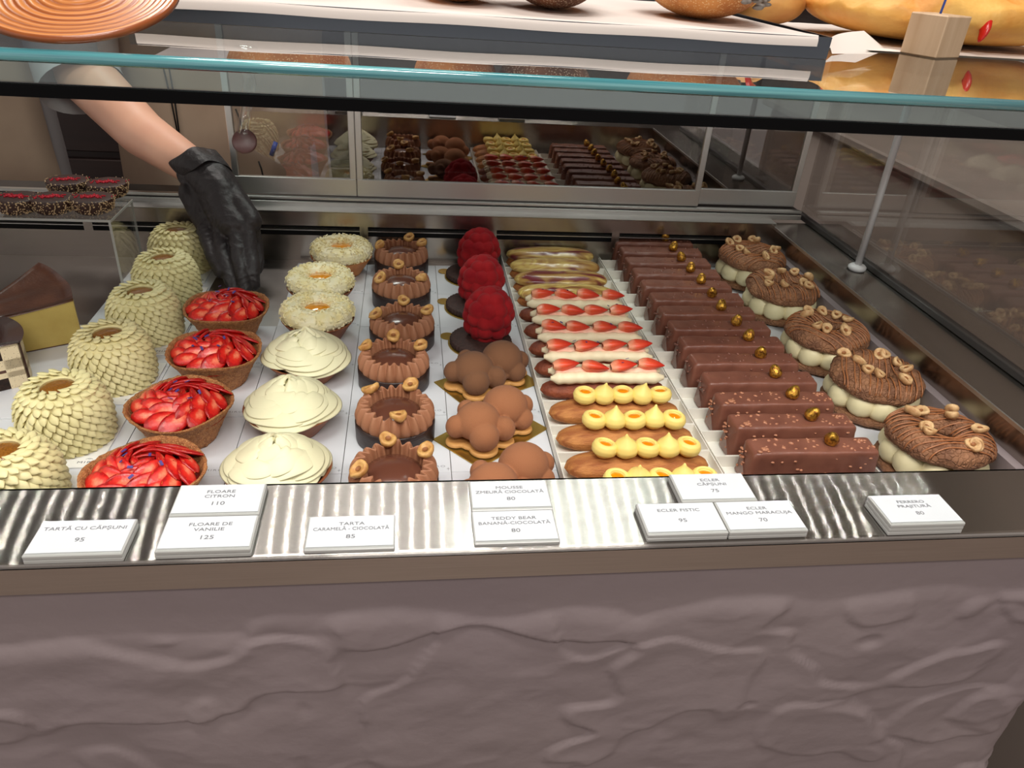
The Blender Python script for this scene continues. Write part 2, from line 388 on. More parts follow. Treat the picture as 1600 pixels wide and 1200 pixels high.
def ring_wood():
    mt, t, b = nt('turned_wood'); N = t.nodes; L = t.links
    tc = N.new('ShaderNodeTexCoord'); wv = N.new('ShaderNodeTexWave'); wv.wave_type = 'RINGS'; wv.rings_direction = 'Z'
    wv.inputs['Scale'].default_value = 55; wv.inputs['Distortion'].default_value = 1.2; wv.inputs['Detail'].default_value = 2
    L.new(tc.outputs['Object'], wv.inputs[0]); r = N.new('ShaderNodeValToRGB'); r.color_ramp.elements[0].color = (*lin((150, 78, 36)), 1); r.color_ramp.elements[1].color = (*lin((214, 140, 78)), 1)
    L.new(wv.outputs[0], r.inputs[0]); L.new(r.outputs[0], b.inputs['Base Color']); b.inputs['Roughness'].default_value = .3; b.inputs['Coat Weight'].default_value = .4
    return mt
def wedge_mat():
    mt, t, b = nt('strawberry_wedge'); N = t.nodes; L = t.links
    tc = N.new('ShaderNodeTexCoord'); sp = N.new('ShaderNodeSeparateXYZ'); L.new(tc.outputs['Object'], sp.inputs[0])
    n = N.new('ShaderNodeTexNoise'); n.inputs['Scale'].default_value = 150; L.new(tc.outputs['Object'], n.inputs[0])
    ad = N.new('ShaderNodeMath'); ad.operation = 'MULTIPLY_ADD'; ad.inputs[1].default_value = .012; L.new(n.outputs[0], ad.inputs[0]); L.new(sp.outputs[0], ad.inputs[2])
    mr = N.new('ShaderNodeMapRange'); mr.inputs[1].default_value = -.008; mr.inputs[2].default_value = .022; L.new(ad.outputs[0], mr.inputs[0])
    r = N.new('ShaderNodeValToRGB'); e = r.color_ramp.elements
    e[0].position = 0; e[0].color = (*lin((244, 176, 140)), 1); e[1].position = 1; e[1].color = (*lin((200, 40, 26)), 1)
    q = e.new(.35); q.color = (*lin((228, 84, 52)), 1); L.new(mr.outputs[0], r.inputs[0]); L.new(r.outputs[0], b.inputs['Base Color'])
    b.inputs['Roughness'].default_value = .35
    return mt
M_WEDGE = wedge_mat()
M_JAM = mat('strawberry_jam', (150, 16, 18), .15, coat=.7)
M_VIOL = mat('violet_petal', (74, 60, 128), .6)
M_BAR = mat('milk_chocolate', (130, 82, 66), .32, spec=.5, col2=(112, 68, 55), ns=40, bump=.25, bs=120)
M_CHIP = mat('coated_nut_chip', (176, 118, 88), .4)
M_GNUT = mat('gilded_hazelnut', (206, 156, 62), .34, metal=.85, col2=(120, 74, 34), ns=260, lo=.45, hi=.62, bump=.7, bs=500)
M_CHOUX = mat('cracked_cocoa_choux', (150, 104, 72), .75, col2=(118, 78, 54), ns=60, bump=1., bs=160, bdist=.0015, voro=.5, vs=190)
M_CREAMB = mat('praline_cream', (226, 214, 172), .45, spec=.4, speck=(180, 160, 110), sps=700, spt=.06)
M_DRIZ = mat('praline_drizzle', (160, 102, 64), .3)
M_CHEESE = mat('cheesecake', (196, 172, 96), .5, col2=(184, 158, 84), ns=30, bump=.3, bs=260)
M_BURNT = mat('burnt_top', (98, 60, 44), .35, col2=(76, 46, 36), ns=30, bump=.3, bs=300, coat=.15)
M_SPONGE = mat('dark_sponge', (44, 26, 20), .9, bump=1., bs=500, col2=(30, 17, 13), ns=200)
M_FILL = mat('white_filling', (222, 206, 172), .6, speck=(90, 60, 44), sps=500, spt=.16, bump=.3, bs=400)
M_GLAZE = mat('dark_glaze', (66, 42, 38), .18, coat=.4)
M_BITE = mat('speckled_chocolate', (58, 32, 26), .5, bump=.5, bs=500)
M_BITED = mat('pale_speck', (206, 176, 136), .6)
M_BITER = mat('freeze_dried_raspberry', (200, 28, 50), .7)
M_GLOVE = mat('black_nitrile', (46, 41, 42), .5, spec=.4, bump=.7, bs=60, bdist=.004)
M_SKIN = mat('skin', (232, 178, 150), .5, sss=.15, col2=(224, 166, 140), ns=12)
M_APRON = mat('beige_linen', (176, 152, 130), .9, bump=.2, bs=900, col2=(164, 140, 120), ns=8)
M_SHIRT = mat('grey_shirt', (176, 170, 170), .9, bump=.1, bs=500)
M_CORD = mat('black_cord', (16, 15, 16), .6)
M_BLUE = mat('blue_pen', (40, 84, 190), .3)
M_PLAST = mat('mauve_plaster', (136, 123, 123), .6, col2=(129, 116, 118), ns=3.5, bump=.4, bs=48, bdist=.003, lo=.3, hi=.7)
M_WOODF = mat('wood_floor', (150, 139, 132), .5, col2=(118, 106, 98), ns=3, stretch=(1, 14, 1), bump=.1, bs=60)
M_DARK = mat('dark_brown_cabinet', (46, 30, 26), .45, col2=(34, 22, 20), ns=2, stretch=(1, 1, 12))
M_TAUPE = mat('taupe_wall', (168, 154, 144), .8, col2=(158, 145, 136), ns=2)
M_CEIL = mat('ceiling_paint', (120, 108, 100), .9)
M_BRON = mat('lacquered_wood', (190, 110, 52), .3, col2=(150, 78, 34), ns=5, stretch=(.5, .5, 40), coat=.4)
M_PAPER = mat('baking_parchment', (226, 216, 208), .7, bump=.3, bs=30)
M_DKTRAY = mat('grey_steel_tray', (96, 100, 108), .35, metal=.9, bump=.1, bs=50)
M_CRUST = mat('bread_crust', (222, 156, 86), .7, col2=(176, 106, 50), ns=24, speck=(232, 200, 150), sps=420, spt=.28, bump=.8, bs=130, bdist=.002)
M_CRUSTD = mat('dark_bread_crust', (140, 92, 62), .75, col2=(92, 58, 40), ns=30, speck=(214, 196, 170), sps=380, spt=.3, bump=.9, bs=130, bdist=.002)
M_FOCA = mat('focaccia_crust', (232, 182, 96), .55, col2=(214, 140, 52), ns=18, bump=.7, bs=50, bdist=.004, lo=.42, hi=.7)
M_FOCAU = mat('focaccia_underside', (206, 156, 84), .6, col2=(184, 126, 62), ns=30, bump=.5, bs=120)
M_TOM = mat('roasted_pepper', (196, 32, 20), .25, bump=.6, bs=200)
M_WBLK = mat('pale_ash_wood', (206, 178, 146), .6, col2=(190, 158, 124), ns=6, stretch=(14, 14, 1), bump=.1, bs=60)
M_WHITEP = mat('white_rod', (206, 204, 204), .3)
M_CHROME = mat('chrome', (200, 200, 200), .12, metal=1.)
M_DISC = mat('brown_disc', (58, 30, 28), .5)
M_CHAN = mat('dark_channel', (58, 54, 52), .4)
M_LED = emit('led_diode', (1., .955, .90), LED_POWER)
M_SEED = mat('sunflower_seeds', (120, 112, 104), .6)

rng = random.Random(7)
ORD = ['front', 'second', 'third', 'fourth', 'fifth', 'sixth', 'seventh', 'eighth', 'ninth', 'tenth', 'eleventh', 'twelfth', 'thirteenth', 'fourteenth']
ZR = .07                      # level of the steel rim and front ledge
XL, XR = -1.0, .591           # inside of the well
YF, YB = .485, 1.134

# ------------------------------------------------------------------ the room
struct('floor', Geo().add(*box(-3, 3, -2.5, 3, -.9, -.88)), M_WOODF)
struct('wall_back', Geo().add(*box(-3, 3, 2.6, 2.7, -.88, 1.95)), M_DARK)
struct('wall_right', Geo().add(*box(1.75, 1.85, -.6, 2.6, -.88, 1.95)), M_TAUPE)
struct('ceiling', Geo().add(*box(-3, 3, -2.5, 2.7, 1.95, 2.0)), M_CEIL)
cab = thing('back_cabinet', 'dark brown cabinet with horizontal doors behind the server', 'cabinet', (-.9, 2.2, -.88))
part('carcass', Geo().add(*bbox(-.9, 1.5, 0, .38, 0, 1.0, .004)), M_DARK, cab, False)
for k in range(4):
    for c in range(4):
        d = part('drawer_front', Geo().add(*bbox(-.9+c*.6+.006, -.3+c*.6-.006, -.018, 0, .04+k*.24, .26+k*.24, .003)), M_DARK, cab, False)

# neighbouring counter seen through the side glass
nb = thing('neighbouring_counter', 'taupe counter standing beyond the right end glass', 'counter', (.98, .3, -.88))
part('body', Geo().add(*bbox(0, .5, 0, 2.0, 0, .98, .01)), M_TAUPE, nb, False)
part('counter_top', Geo().add(*bbox(-.02, .52, -.02, 2.02, .98, 1.0, .004)), mat('grey_stone_top', (165, 155, 146), .35, col2=(150, 141, 133), ns=5), nb, False)

# ------------------------------------------------------------------ plaster counter
case = thing('display_counter', 'mauve plastered counter with brushed steel ledge and sunken steel pastry well', 'counter', (0, 0, 0))
def plaster():
    nx, nz = 420, 250
    X = np.linspace(XL-.05, .606, nx); Z = np.linspace(-.88, .0435, nz)
    Z = -.88+(.9235)*(np.linspace(0, 1, nz)**.62)
    gx, gz = np.meshgrid(X, Z, indexing='ij')
    P = np.stack([gx, gz*0, gz], -1)
    bx = np.array([-1.1, -.6, -.2895, -.2459, -.2072, -.1768, -.1456, -.125, -.1192, -.1029, -.0666, -.0105, .03, .0572, .077, .1265, .1627, .1801, .19, .2455, .2938, .3346, .3946, .443, .5126, .62])
    bz = np.array([-.02, -.012, -.0145, -.0097, -.0085, -.0107, -.0119, -.012, .0002, .0059, .0035, .0087, .0, -.0082, -.0081, .0007, -.0044, -.0150, -.0120, .0032, .0039, -.0064, .0016, .0079, -.0035, .004])
    line = np.interp(gx, bx, bz)+.0012*vn(P*[1, 0, 0], 90, 3)
    t = np.sin(PI/2*np.clip((line-gz+.001)/.017, 0, 1))**.85
    warp = P+.02*np.stack([vn(P, 14, 11), 0*gx, vn(P, 14, 12)], -1)
    wp = warp*[1, 1, 1.5]
    big = fbm(wp, 8, 3, 21)
    ridge = 1-np.abs(fbm(wp+3.1, 11, 3, 31)); ridge = np.clip((ridge-.86)/.14, 0, 1)**1.5
    # trowel steps: sharp on one side, soft on the other
    q = fbm(wp*[1, 1, 1.3]+1.7, 6.0, 3, 41)*1.7; saw = q-np.floor(q); step = np.clip(saw/.93, 0, 1)*(1-np.clip((saw-.93)/.07, 0, 1))
    q2 = fbm(wp*[1.6, 1, 1]+7.7, 8, 2, 51)*1.3; saw2 = q2-np.floor(q2); step2 = np.clip(saw2/.94, 0, 1)*(1-np.clip((saw2-.94)/.06, 0, 1))
    fine = fbm(P*[2, 1, 1], 60, 3, 61)
    d = t*(.0045+.0024*big+.0042*(step-.5)+.0028*(step2-.5)+.0006*ridge+.0003*fine)+(1-t)*.0003*fbm(P, 20, 3, 71)
    base = .4115
    edge = np.clip((gx-(.606-.03))/.03, 0, 1); rd = .03*(1-np.sqrt(np.clip(1-edge**2, 0, 1)))
    V = np.stack([gx, base-d+rd, gz], -1)
    return V.reshape(-1, 3), grid_faces(nx, nz, False, False)
V, F = plaster()
g = Geo().add(V, F)
part('plaster_front', g, M_PLAST, case)
part('plaster_side', Geo().add(*box(.58, .606, .442, 1.3, -.88, .04)), M_PLAST, case, False)
part('plaster_base', Geo().add(*box(XL-.05, .58, 1.16, 1.3, -.88, -.03)), M_PLAST, case, False)
# steel front skirt and ledge: one folded sheet
g = Geo(); X1 = .72
pr = [(YF-.0005, ZR), (.4075, ZR), (.4058, ZR-.0006), (.405, ZR-.002), (.405, .0435), (.4085, .0425), (.4085, .066), (.4105, .068), (YF-.0005, .068)]
part('steel_ledge', g.add(*prismx(pr[::-1], XL-.05, X1)), M_STEEL, case, False)
part('steel_skirt', Geo().add(*prismx([(.4042, .066), (.4042, .0432), (.4049, .0432), (.4049, .066)][::-1], XL-.05, X1)), M_BAND, case, False)
# well
part('well_floor', Geo().add(*box(XL, XR+.001, YF, YB, -.006, -.0015)), M_STEELF, case, False)
part('well_front_wall', Geo().add(*box(XL, XR, YF-.0005, YF+.0012, -.006, ZR)), M_STEELW, case, False)
part('well_side_wall', Geo().add(*box(XR, XR+.0015, YF, YB, -.006, ZR)), M_STEELW, case, False)
g = Geo()
g.add(*box(XL, XR, YB, YB+.0015, -.006, .0395)); g.add(*box(XL, XR, YB, YB+.0015, .0545, .076))
mul = [-.862, -.664, -.467, -.268, -.070, .1284, .3262, .526]
for x in mul: g.add(*box(x-.0062, x+.0062 if x < .5 else XR, YB, YB+.0015, .0395, .0545))
part('well_back_wall', g, M_STEELW, case, False)
part('slot_recess', Geo().add(*box(XL, XR, YB+.02, YB+.022, .03, .06)), M_BLACK, case, False)
for a, b in zip(mul[:-1], mul[1:]):
    part('slot_louvre', Geo().add(*box(a+.0062, b-.0062, YB+.001, YB+.012, .0462, .0475)), M_ALU, case, False)
part('back_flange', Geo().add(*box(XL, XR+.0015, YB, 1.158, .0755, .0768)), M_ALU, case, False)
part('side_deck', Geo().add(*box(XR, X1, YF-.0005, 1.16, ZR-.002, ZR)), M_STEEL, case, False)
part('side_rim', Geo().add(*box(XR-.0008, XR+.0012, YF, YB, ZR-.003, ZR+.0012)), M_ALU, case, False)

# ------------------------------------------------------------------ rails and sliding doors
rail = thing('door_track', 'satin aluminium double door track along the back of the well', 'rail', (0, 1.158, .0755))
part('lower_rail', Geo().add(*bbox(XL, .645, .0, .012, 0, .0085, .0008)), M_ALU, rail, False)
part('track_groove', Geo().add(*box(XL, .645, .004, .05, .0085, .0125)), M_CHAN, rail, False)
part('upper_rail', Geo().add(*bbox(XL, .645, .002, .012, .0105, .0145, .0006)), M_ALU, rail, False)
part('track_bed', Geo().add(*box(XL, .645, .012, .06, 0, .008)), M_ALU, rail, False)
def door(name, label, x0, x1, y, zb, zt=.366):
    t = thing(name, label, 'glass door', (0, y, 0))
    part('bottom_rail', Geo().add(*bbox(x0, x1, -.004, .004, zb, zb+.026, .0008)), M_ALU, t, False)
    part('top_rail', Geo().add(*bbox(x0, x1, -.004, .004, zt-.012, zt, .0008)), M_ALU, t, False)
    for x in (x0, x1-.0095): part('stile', Geo().add(*bbox(x, x+.0095, -.004, .004, zb+.026, zt-.012, .0008)), M_ALU, t, False)
    part('pane', Geo().add(*box(x0+.0095, x1-.0095, -.0006, .0006, zb+.026, zt-.012)), M_DOOR, t, False)
    return t
door('sliding_glass_door', 'mirrored sliding glass door in the middle, reflecting the pastries', -.080, .467, 1.172, .0912)
M_DOOR2 = M_DOOR; M_DOOR = glass('clear_door_glass', (.86, .85, .84), .10)
door('sliding_glass_door', 'clear sliding glass door section in front of the beige apron', -.262, -.0805, 1.172, .0912)
M_DOOR = M_DOOR2
door('sliding_glass_door', 'narrow dark sliding glass door section beside the right end glass', .445, .640, 1.186, .0905)
door('sliding_glass_door', 'open sliding glass door pushed behind the middle one at far left', -1.0, -.60, 1.186, .0905)

# ------------------------------------------------------------------ glass enclosure
enc = thing('glass_canopy', 'clear glass canopy with teal polished edge and black seal over the pastry well', 'glass case', (0, 0, 0))
zt, zb = .3800, .3728
part('top_pane', Geo().add(*box(XL, .75, .4795, 1.165, zb, zt)), M_TOP, enc, False)
ep = [(.4795, zb), (.4780, zb+.0012), (.4774, (zb+zt)/2), (.4780, zt-.0012), (.4795, zt)]
part('polished_edge', Geo().add(*prismx([(y, z) for y, z in ep], XL, .75)), M_TEAL, enc, True, label='teal polished glass edge')
part('front_lip', Geo().add(*box(XL, .66, .4858, .4888, .3534, zb-.0003)), M_LIP, enc, False)
part('black_seal', Geo().add(*box(XL, .66, .4842, .4857, .3533, .3603)).add(*box(XL, .66, .4889, .4900, .3533, .3603)), M_BAND_BLK, enc, False)
part('side_pane', Geo().add(*box(.6595, .6635, .49, 1.19, ZR+.001, zb-.0003)), M_SIDE, enc, False)
part('side_channel', Geo().add(*bbox(.6555, .6665, .489, 1.20, ZR+.0003, ZR+.009, .001)), M_CHAN, enc, False)
# led strip tucked behind the black seal
led = thing('led_strip', 'thin warm white LED strip behind the black seal of the canopy', 'lamp', (0, .4873, .3536))
part('profile', Geo().add(*box(XL, .655, -.0013, .0013, 0, .0025)), M_ALU, led, False)
g = Geo()
n = 0
x = XL+.01
while x < .65:
    g.add([(x-.0024, -.002, -.0003), (x, .0026, -.0003), (x+.0024, -.002, -.0003)], [[0, 1, 2]]); x += .0168; n += 1
part('diodes', g, M_LED, led, False, kind='stuff')
# white support rod on the right
def rod(label, x, y):
    t = thing('support_rod', label, 'rod', (x, y, ZR))
    a = np.linspace(0, PI/2, 6)
    part('foot', Geo().add(*lathe([(0, .0002), (.0105, .0002), (.0125, .003), (.0125, .006), (.010, .0085), (.005, .0095), (0, .0098)], 28)), M_WHITEP, t)
    part('pole', Geo().add(*lathe([(0, .009), (.0048, .009), (.0048, .3015), (0, .3015)], 20)), M_WHITEP, t)
    return t
rod('slim white support rod with round white foot beside the right glass', .637, .955)
# clamp fitting at the left
fit = thing('glass_fitting', 'clear rod fitting with chrome cap and brown disc hanging from the glass top', 'fitting', (0, 0, 0))
pc = PY(388, 124, .60); pd = PY(382, 221, .62)
part('cap', Geo().add(*lathe([(0, -.0015), (.0085, -.0015), (.0085, .0015), (.006, .003), (0, .003)], 24)), M_CHROME, fit, loc=(pc[0], .60, zb-.0035))
part('rod', Geo().add(*tube([(pc[0], .60, zb-.004), (pc[0]-.0005, .607, .345), (pd[0], .618, pd[2]+.008)], .0045, 14)), M_ACR, fit)
q = part('disc', Geo().add(*lathe([(0, -.002), (.0085, -.002), (.0095, 0), (.0085, .002), (0, .002)], 28)), M_DISC, fit, loc=(pd[0], .62, pd[2])); q.rotation_euler = (PI/2-.5, 0, 0)

# ------------------------------------------------------------------ price labels
def label_holder(x0, y0, lines, price, lab, h=.0, n=1):
    """clear acrylic holder 63 x 36 mm lying on the ledge, card and print inside"""
    w_, d_ = .0628, .0358
    t = thing('price_label', lab, 'price label', (x0, y0, ZR+.0001), 0, 'acrylic price labels on the ledge')
    zz = 0
    for k in range(n):
        part('holder', Geo().add(*bbox(0, w_, 0, d_, zz, zz+.0034, .0006)), M_ACRE if k < n-1 else M_ACRE, t, False)
        zz += .0036
    part('card', Geo().add(*box(.0011, w_-.0011, .0026, d_-.0012, zz-.0001, zz+.0003)), M_CARD, t, False)
    part('front_lip', Geo().add(*tube([(.0005, .0012, zz), (w_-.0005, .0012, zz)], .0009, 6)), M_ACR, t, False)
    zt_ = zz+.0004
    cx = w_*.5
    ys = [.0262, .0208] if len(lines) == 2 else [.0262]
    for s, y in zip(lines, ys):
        tx = text('lettering', s, .0046, M_PRINT, t, (cx, y, zt_), sx=1.28)
        wd = tx.dimensions[0] if False else max(v.co.x for v in tx.data.vertices)-min(v.co.x for v in tx.data.vertices)
        if wd*1.28 > w_*.86: tx.scale = (w_*.86/wd, 1, 1)
    text('price_print', price, .0056, M_PRINT, t, (cx, .0125 if len(lines) == 2 else .0145, zt_), sx=1.25)
    return t
LB = [(-.2552, .3962, ['TARTĂ CU CĂPȘUNI'], '95', 'white price card reading tarta cu capsuni 95, leftmost on the ledge', 2),
      (-.1724, .4336, ['FLOARE', 'CITRON'], '110', 'white price card reading floare citron 110, behind the floare de vanilie card', 2),
      (-.1722, .3970, ['FLOARE DE', 'VANILIE'], '125', 'white price card reading floare de vanilie 125 on the ledge front', 2),
      (-.0741, .3977, ['TARTA', 'CARAMELĂ - CIOCOLATĂ'], '85', 'white price card reading tarta caramela ciocolata 85, standing alone', 1),
      (.0460, .4356, ['MOUSSE', 'ZMEURĂ CIOCOLATĂ'], '80', 'white price card reading mousse zmeura ciocolata 80, back one of a pair', 1),
      (.0454, .3990, ['TEDDY BEAR', 'BANANĂ-CIOCOLATĂ'], '80', 'white price card reading teddy bear banana ciocolata 80 on the ledge front', 1),
      (.2116, .4352, ['ECLER', 'CĂPȘUNI'], '75', 'white price card reading ecler capsuni 75, behind two other cards', 2),
      (.1736, .3988, ['ECLER FISTIC'], '95', 'white price card reading ecler fistic 95, left of the front pair', 2),
      (.2372, .3988, ['ECLER', 'MANGO MARACUJA'], '70', 'white price card reading ecler mango maracuja 70, right of the front pair', 2),
      (.3662, .3975, ['FERRERO', 'PRAJITURĂ'], '80', 'white price card reading prajitura 80, rightmost on the ledge', 3)]
for x0, y0, ln, pr_, lab, n in LB: label_holder(x0, y0+.0085, ln, pr_, lab, n=n)

# ------------------------------------------------------------------ white card mats
def miro(parent, x, y, z, size=.0052, m=None, crown=False, name='mark'):
    text(name, 'MIRO', size, m or M_PRINT, parent, (x, y, z), sx=1.45, spacing=1.25)
    if crown:
        g = Geo()
        for a in (-1, 0, 1):
            p = [(x+a*.0016-.0014*math.cos(q_), y+.0046+.0011*math.sin(q_)+(.0006 if a == 0 else 0), z) for q_ in np.linspace(0, PI, 7)]
            g.add(*tube(p, .00018, 4))
        part('crown_mark', g, m or M_PRINT, parent, False)
mats = thing('card_mats', 'white printed card mats tiled over the steel pan under the pastries', 'mat', (0, 0, -.0015))
xs = [-.380, -.275, -.170, -.0652, .0392]; ys = [.4865, .4845+.105, .6905, .7965, .9035, 1.0100, 1.119]
def star(x, y, z, s=.0022):
    P = []
    for k in range(8):
        r_ = s if k % 2 == 0 else s*.22
        P.append((x+r_*.8*math.sin(k*PI/4), y+r_*1.5*math.cos(k*PI/4)))
    return prism(P[::-1], z, z+.00006)
cnt = 0
for i in range(6):
    for j in range(6):
        x0 = -.485+.105*i if False else None
edges = [-.590, -.485, -.380, -.275, -.170, -.0652, .0392, .1437]
for i in range(len(edges)-1):
    for j in range(6):
        x0, x1, y0, y1 = edges[i], edges[i+1], ys[j], ys[j+1]
        if x0 < -.171 and y0 > .89: continue
        g_ = .0003
        dz = .0002*((i+j) % 2)
        tl = part('mat_tile', Geo().add(*bbox(x0+g_, x1-g_, y0+g_, y1-g_, .0001+dz, .0012+dz, .0002)), M_MAT, mats, False)
        if x0 > -.33:
            miro(tl, x1-.014, y0+.009, .00125+dz, .0042, M_PRINTL)
            part('star_mark', Geo().add(*star(x1-.0028, y0+.005, .00125+dz)), M_PRINTL, tl, False)
for j in range(6):
    part('mat_tile', Geo().add(*bbox(.470, .5895, ys[j]+.0003, ys[j+1]-.0003+(.02 if j == 5 else 0), .0001, .0013, .0002)), M_MAT, mats, False)
# narrow strip under the back cakes
for j, (y0, y1) in enumerate([(.904, 1.0095), (1.0095, 1.122)]):
    part('mat_tile', Geo().add(*bbox(-.40, -.278, y0, y1, .0001, .0012, .0002)), M_MAT, mats, False)

# ------------------------------------------------------------------ pistachio cream cakes
def petal(nu=9, nv=6):
    # a pressed shell of cream: pointed tail, rounded bulging head
    a = np.linspace(0, 2*PI, nu, endpoint=False)[:, None]; t = np.linspace(0, 1, nv)[None, :]
    wd = np.sin(PI*np.clip(t, .03, .985)**1.5)**.8
    x = (t-.42)*1.0+0*a; y = np.cos(a)*wd*.33; z = np.sin(a)*wd*.19+.34*t**2-.05
    return np.stack([x, y, z], -1).reshape(-1, 3), grid_faces(nu, nv, True, False)
PV, PF = petal()
def piped_cake(seed):
    r = random.Random(seed); g = Geo()
    rows = 11; n0 = 25
    prof = [(0, .0), (.0325, .0), (.0350, .030), (.0350, .044), (.0330, .053), (.028, .0575), (.0215, .0590), (.0155, .0575), (.0145, .053), (0, .053)]
    g.add(*lathe(prof, 40, sub=2))
    for k in range(rows+2):
        if k < rows:
            t = k/(rows-1); z = .0035+t*.052; rad = .0348+.0030*math.sin(PI*t**.8)-.0085*max(0, t-.7)**1.5/.3**1.5
            n = n0; tilt = .22+.75*max(0, t-.72)/.28; L_ = .0158; lean = 1.0
        elif k == rows:
            rad = .0232; z = .0600; n = 17; tilt = 1.2; L_ = .0130; lean = .7
        else:
            rad = .0180; z = .0606; n = 13; tilt = 1.35; L_ = .0110; lean = .8
        for i in range(n):
            a = 2*PI*(i+.5*(k % 2)+r.uniform(-.08, .08))/n+k*.21
            s = L_*r.uniform(.92, 1.08)
            # local frame: x along the swirl (tangent, rising), z outward
            M = R(a, 'Z') @ T(rad, 0, z+r.uniform(-.0005, .0005)) @ R(PI/2-tilt, 'Y') @ R(PI/2-lean+r.uniform(-.1, .1), 'Z') @ S(s, s*.92, s*.8)
            g.add(PV, PF, M)
    return g
CAKES = [(-.3345, .551), (-.3290, .655), (-.3200, .765), (-.3180, .874), (-.3210, .982), (-.3300, 1.088)]
cake = None
for i, (x, y) in enumerate(CAKES):
    L0 = 'pistachio cream petal cake with caramel centre, '+['half hidden by the ledge at lower left', 'second from the ledge, largest fully seen', 'third from the ledge, beside the front strawberry tarts', 'fourth from the ledge', 'fifth from the ledge, right of the clear stand', 'farthest one, left of the gloved hand'][i]
    b = thing('cake_board', 'white square cake board with grey print under the '+['lower left petal cake', 'second petal cake', 'third petal cake', 'fourth petal cake', 'fifth petal cake', 'farthest petal cake'][i], 'cake board', (x, y-.004 if i else y, 0), 0, 'white boards under the petal cakes')
    part('board', Geo().add(*bbox(-.047, .0415, -.047, .0415, .0003, .0018, .0003)), M_BOARD, b, False)
    miro(b, .0295, -.0395, .00185, .0046, M_PRINT, True)
    if i % 2 == 0 or cake is None:
        c = thing('petal_cake', L0, 'cake', (x, y, .0019), rng.uniform(0, 6), 'pistachio petal cakes')
        part('piped_cream', piped_cake(10+i), M_CREAMG, c)
        part('caramel_centre', Geo().add(*lathe([(0, .0585), (.009, .0583), (.0145, .0572), (.016, .054)], 32)), M_CARAM, c)
        cake = c
    else: dup(cake, (x, y, .0019), rng.uniform(0, 6), L0)

# ------------------------------------------------------------------ strawberry tarts
def crumbly(V, amp, s, seed=0):
    sh = V.shape; P = V.reshape(-1, 3); d = P.copy(); d[:, 2] *= .4; n = np.linalg.norm(d, axis=1)[:, None]+1e-9
    return (P+(d/n)*(fbm(P, s, 3, seed)*amp)[:, None]).reshape(sh)
def slice_geo(L_=.037, W_=.0175, H_=.0034, e=.45):
    a = np.linspace(0, 2*PI, 16, endpoint=False)[:, None]; t = np.linspace(0, 1, 12)[None, :]
    wd = np.sin(PI*np.clip(t, .012, .985)**.72)**.8
    c, s_ = np.cos(a), np.sin(a)
    x = (t-.5)*L_+0*a; y = np.sign(c)*np.abs(c)**.8*wd*W_/2; z = np.sign(s_)*np.abs(s_)**e*wd**.6*H_/2+.0022*np.cos((t-.5)*PI)-.0012*(np.cos(a)*wd)**2
    return Geo().add(np.stack([x, y, z], -1).reshape(-1, 3), grid_faces(16, 12, True, False))
SL = slice_geo().mesh('strawberry_slice', M_BERRY)
def wedge_geo():
    # quarter of a strawberry lying on its cut: broad pale shoulder, pointed red tip
    t = np.linspace(0, 1, 12)[None, :]; a = np.linspace(0, 2*PI, 14, endpoint=False)[:, None]
    wd = np.sin(PI*np.clip(t, .03, .985)**.62)**.72
    k = 1+.16*np.cos(3*a-PI/2)
    x = (t-.42)*.0300+0*a; y = np.cos(a)*wd*k*.0074; z = np.sin(a)*wd*k*.0062
    return Geo().add(np.stack([x, y, z], -1).reshape(-1, 3), grid_faces(14, 12, True, False))
SLW = wedge_geo().mesh('strawberry_wedge', M_WEDGE)
def berry_tart(x, y, rz, lab, seed):
    r = random.Random(seed)
    t = thing('strawberry_tart', lab, 'tart', (x, y, .0002), rz, 'strawberry rosette tarts')
    out = [(0, .0), (.027, .0), (.0295, .001), (.036, .0145), (.0425, .028), (.0495, .0385), (.0500, .0405), (.0478, .0405), (.0405, .028), (.034, .022), (0, .021)]
    def fn(V, A, pr):
        V[..., 2] += np.clip(V[..., 2]/.04, 0, 1)*.0022*np.sin(A*3+seed)
        return crumbly(V, .0015, 420, seed)
    part('crust', Geo().add(*lathe(out, 110, fn, 5)), M_SABLE, t)
    part('jam', Geo().add(*lathe([(0, .042), (.02, .040), (.036, .034), (.0435, .030)], 36)), M_JAM, t)
    k = 0
    for rad, n, tilt, zz, sc_ in ((.0340, 13, .60, .0415, 1.0), (.0240, 10, .80, .0465, .95), (.0140, 7, 1.0, .0490, .8), (.004, 3, 1.2, .0500, .6)):
        for i in range(n):
            a = 2*PI*(i+r.uniform(-.15, .15))/n+k*.3
            o = link('strawberry_slice', SL, t)
            M = R(a, 'Z') @ T(rad, 0, zz+r.uniform(-.001, .001)) @ R(PI/2+.62+r.uniform(-.2, .2), 'Z') @ R(tilt+r.uniform(-.15, .2), 'X') @ R(-.18, 'Y') @ S(sc_*r.uniform(.9, 1.1), sc_*r.uniform(.9, 1.15), 1)
            o.matrix_local = M
        k += 1
    for i in range(7):
        a = r.uniform(0, 6.28); rad = r.uniform(.006, .03)
        part('violet_petal', Geo().add(*box(-.0024, .0024, -.0011, .0011, 0, .0006)), M_VIOL, t, False, loc=(rad*math.cos(a), rad*math.sin(a), .0590-.16*rad), rot=(r.uniform(-.6, .6), r.uniform(-.6, .6), r.uniform(0, 3)))
    return t
TP = [(-.224, .545), (-.222, .654), (-.213, .765), (-.222, .876)]
for i, (x, y) in enumerate(TP):
    berry_tart(x, y, rng.uniform(0, 6), 'strawberry rosette tart in crumbly brown crust, '+['cut off by the front ledge', 'second from the ledge, with the widest view', 'third from the ledge', 'farthest, just below the gloved hand'][i], 30+i)

